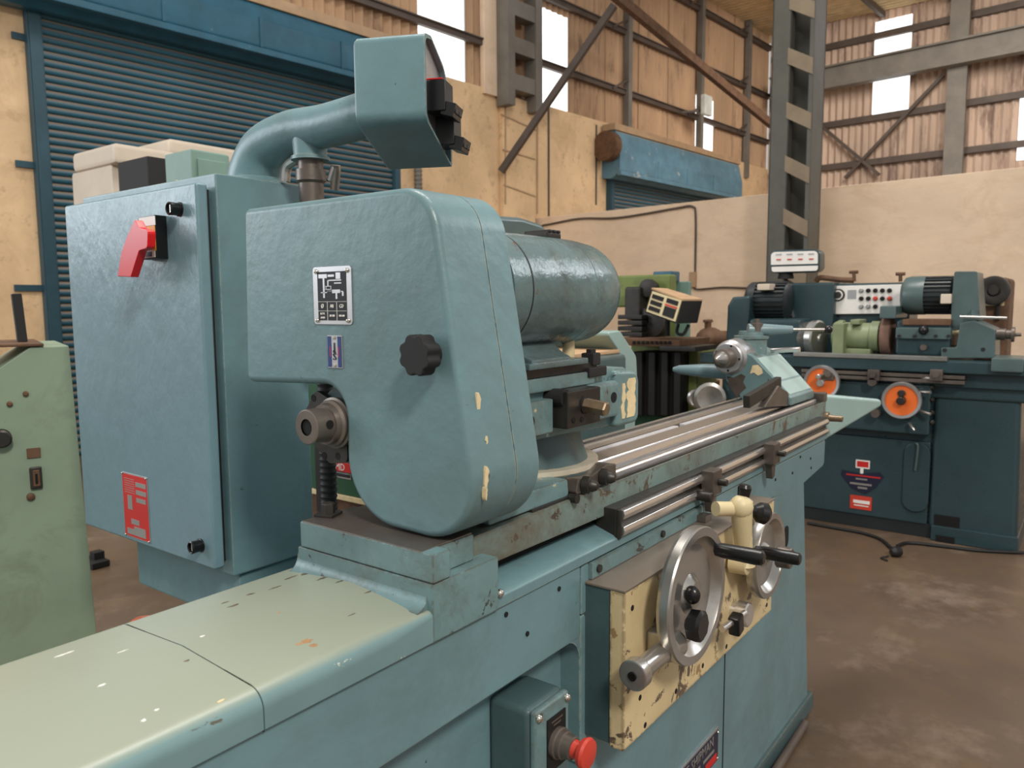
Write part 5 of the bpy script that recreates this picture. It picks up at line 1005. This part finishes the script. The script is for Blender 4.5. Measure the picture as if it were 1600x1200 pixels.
# clutter on the rear cabinet
for (p0, p1) in (((1335, 440), (1334, 425)), ((1407, 440), (1407, 428))):
    mb = MB(); a = Vector(hit(*p0, X=Xb + .2)); b = Vector(hit(*p1, X=Xb + .2)); mb.cyl(a, b, .012); mb.cyl(b - Vector((0, .03, 0)), b + Vector((0, .03, 0)), .012); mb.build('vent_lever', 'rust', K)
mb = MB(); mb.tube(bez([hit(1275, 440, X=Xb + .2), hit(1282, 434, X=Xb + .2), hit(1310, 437, X=Xb + .2), hit(1334, 438, X=Xb + .2)], 5), .02, 8); mb.build('coolant_hose', 'rust', K)
# pendant display on the neck
Rd = thing('display_unit', 'white-faced display unit with rounded dark rim on a neck above the dark grinder', 'display', (6.0, 1.95, 1.6))
Xr = X_ + .5; ptsR = [pz(1202, 427, Xr), pz(1202, 391, Xr), pz(1281, 389, Xr), pz(1281, 425, Xr)]
mb = MB(); mb.prism(rnd(ptsR, .045, 5), 'x', Xr, Xr + .14, .012); mb.build('display_case', 'grinder_dark', Rd)
c4 = [pz(1205, 414, Xr), pz(1205, 394, Xr), pz(1278, 392, Xr), pz(1278, 412, Xr)]; mb = MB(); mb.prism(rnd(c4, [.005, .03, .03, .005], 4), 'x', Xr - .006, Xr + .004, 0); mb.build('display_face', 'white', Rd)
c4 = [pz(1206, 425, Xr), pz(1206, 417, Xr), pz(1278, 415, Xr), pz(1278, 423, Xr)]; mb = MB(); mb.prism(rnd(c4, [.02, .003, .003, .02], 4), 'x', Xr - .006, Xr + .004, 0); mb.build('display_strip', 'white', Rd)
for k in range(4):
    pbox(Xr - .010, Xr - .006, 1213 + 17 * k, 1220 + 17 * k, 404.6 - .3 * k, 406.6 - .3 * k, 'estop_red', 'display_mark', Rd, 0); pbox(Xr - .010, Xr - .006, 1212 + 17 * k, 1221 + 17 * k, 396.3 - .3 * k, 398.3 - .3 * k, 'plate_metal', 'display_mark', Rd, 0)
mb = MB(); a = hit(1228, 426, X=Xr + .07); mb.cyl((Xr + .07, float(a[1]), float(a[2])), (Xr + .07, float(a[1]), float(pz(1228, 441, Xb)[1]) + .03), .05, .06); mb.build('display_neck', 'black_matte', Rd)
# brown machine behind its tailstock
Bm = thing('drill_press', 'brown worn machine with a black pulley wheel behind the right tailstock', 'machine', (6.6, .6, 0))
X_ = 6.3; floor_box(X_, X_ + .4, 1524, 1577, 434, 'rust', 'machine_body', Bm, .03); pbox(X_ - .01, X_, 1526, 1570, 438, 478, 'bare', 'upper_panel', Bm, .006); 
c = pz(1553, 454, X_ - .05); mb = MB(); mb.lathe((X_, c[0], c[1]), (-1, 0, 0), [(0, .03), (.05, .03), (.055, .10), (.075, .10), (.08, .085), (.07, .04), (.09, .03)], 28); mb.build('pulley_wheel', 'dark_steel', Bm); pbox(X_ - .04, X_, 1557, 1563, 460, 500, 'dark_steel', 'pulley_arm', Bm, .004)
# floor cable and plug
path = [hit(x, y, Z=.012) for x, y in ((1262, 817), (1300, 824), (1345, 832), (1375, 842), (1392, 856))]
mb = MB(); mb.tube(bez(path, 6), .010, 8); fc = mb.build('floor_cable', 'rubber'); tag(fc, 'black cable lying on the floor from behind the teal base to the plug', 'cable')
path = [hit(x, y, Z=.012) for x, y in ((1402, 853), (1420, 848), (1470, 853), (1530, 860), (1610, 864))]
mb = MB(); mb.tube(bez(path, 6), .010, 8); fc = mb.build('floor_cable', 'rubber'); tag(fc, 'black cable lying on the floor along the plinth of the dark grinder', 'cable')
t = thing('plug', 'black electrical plug lying on the brown concrete floor', 'plug', tuple(hit(1399, 866, Z=0)))
c = Vector(hit(1400, 862, Z=.03)); mb = MB(); mb.lathe(c + Vector((-.03, .02, .0)), (.8, -.5, 0), [(0, .016), (.02, .03), (.06, .03), (.065, .02)], 18); mb.build('plug_body', 'rubber', t)
mb = MB(); mb.tube(bez([c + Vector((-.05, .03, -.02)), c + Vector((-.1, .06, -.022)), c + Vector((-.13, .02, -.022))], 5), .005, 8); mb.build('plug_lead', 'rubber', t)
# pipe lying along the plinth, scrap by the cabinet
p0 = hit(1258, 1130, Z=.018); p1 = hit(1205, 1215, Z=.018); mb = MB(); mb.cyl(tuple(p0), tuple(p1), .014, ch=.002); tag(mb.build('floor_pipe', 'girder_dark'), 'thin rusty pipe lying on the floor along the teal machine base', 'pipe')
c = hit(147, 878, Z=.02); mb = MB(); mb.obox((c[0], c[1], .02), (.05, .0, 0), (0, .09, 0), (0, 0, .018), .004); mb.obox((c[0] + .02, c[1], .05), (.03, 0, 0), (0, .03, 0), (0, 0, .03), .004); tag(mb.build('iron_offcut', 'black_matte'), 'small black iron piece on the floor beside the pale green cabinet', 'scrap')
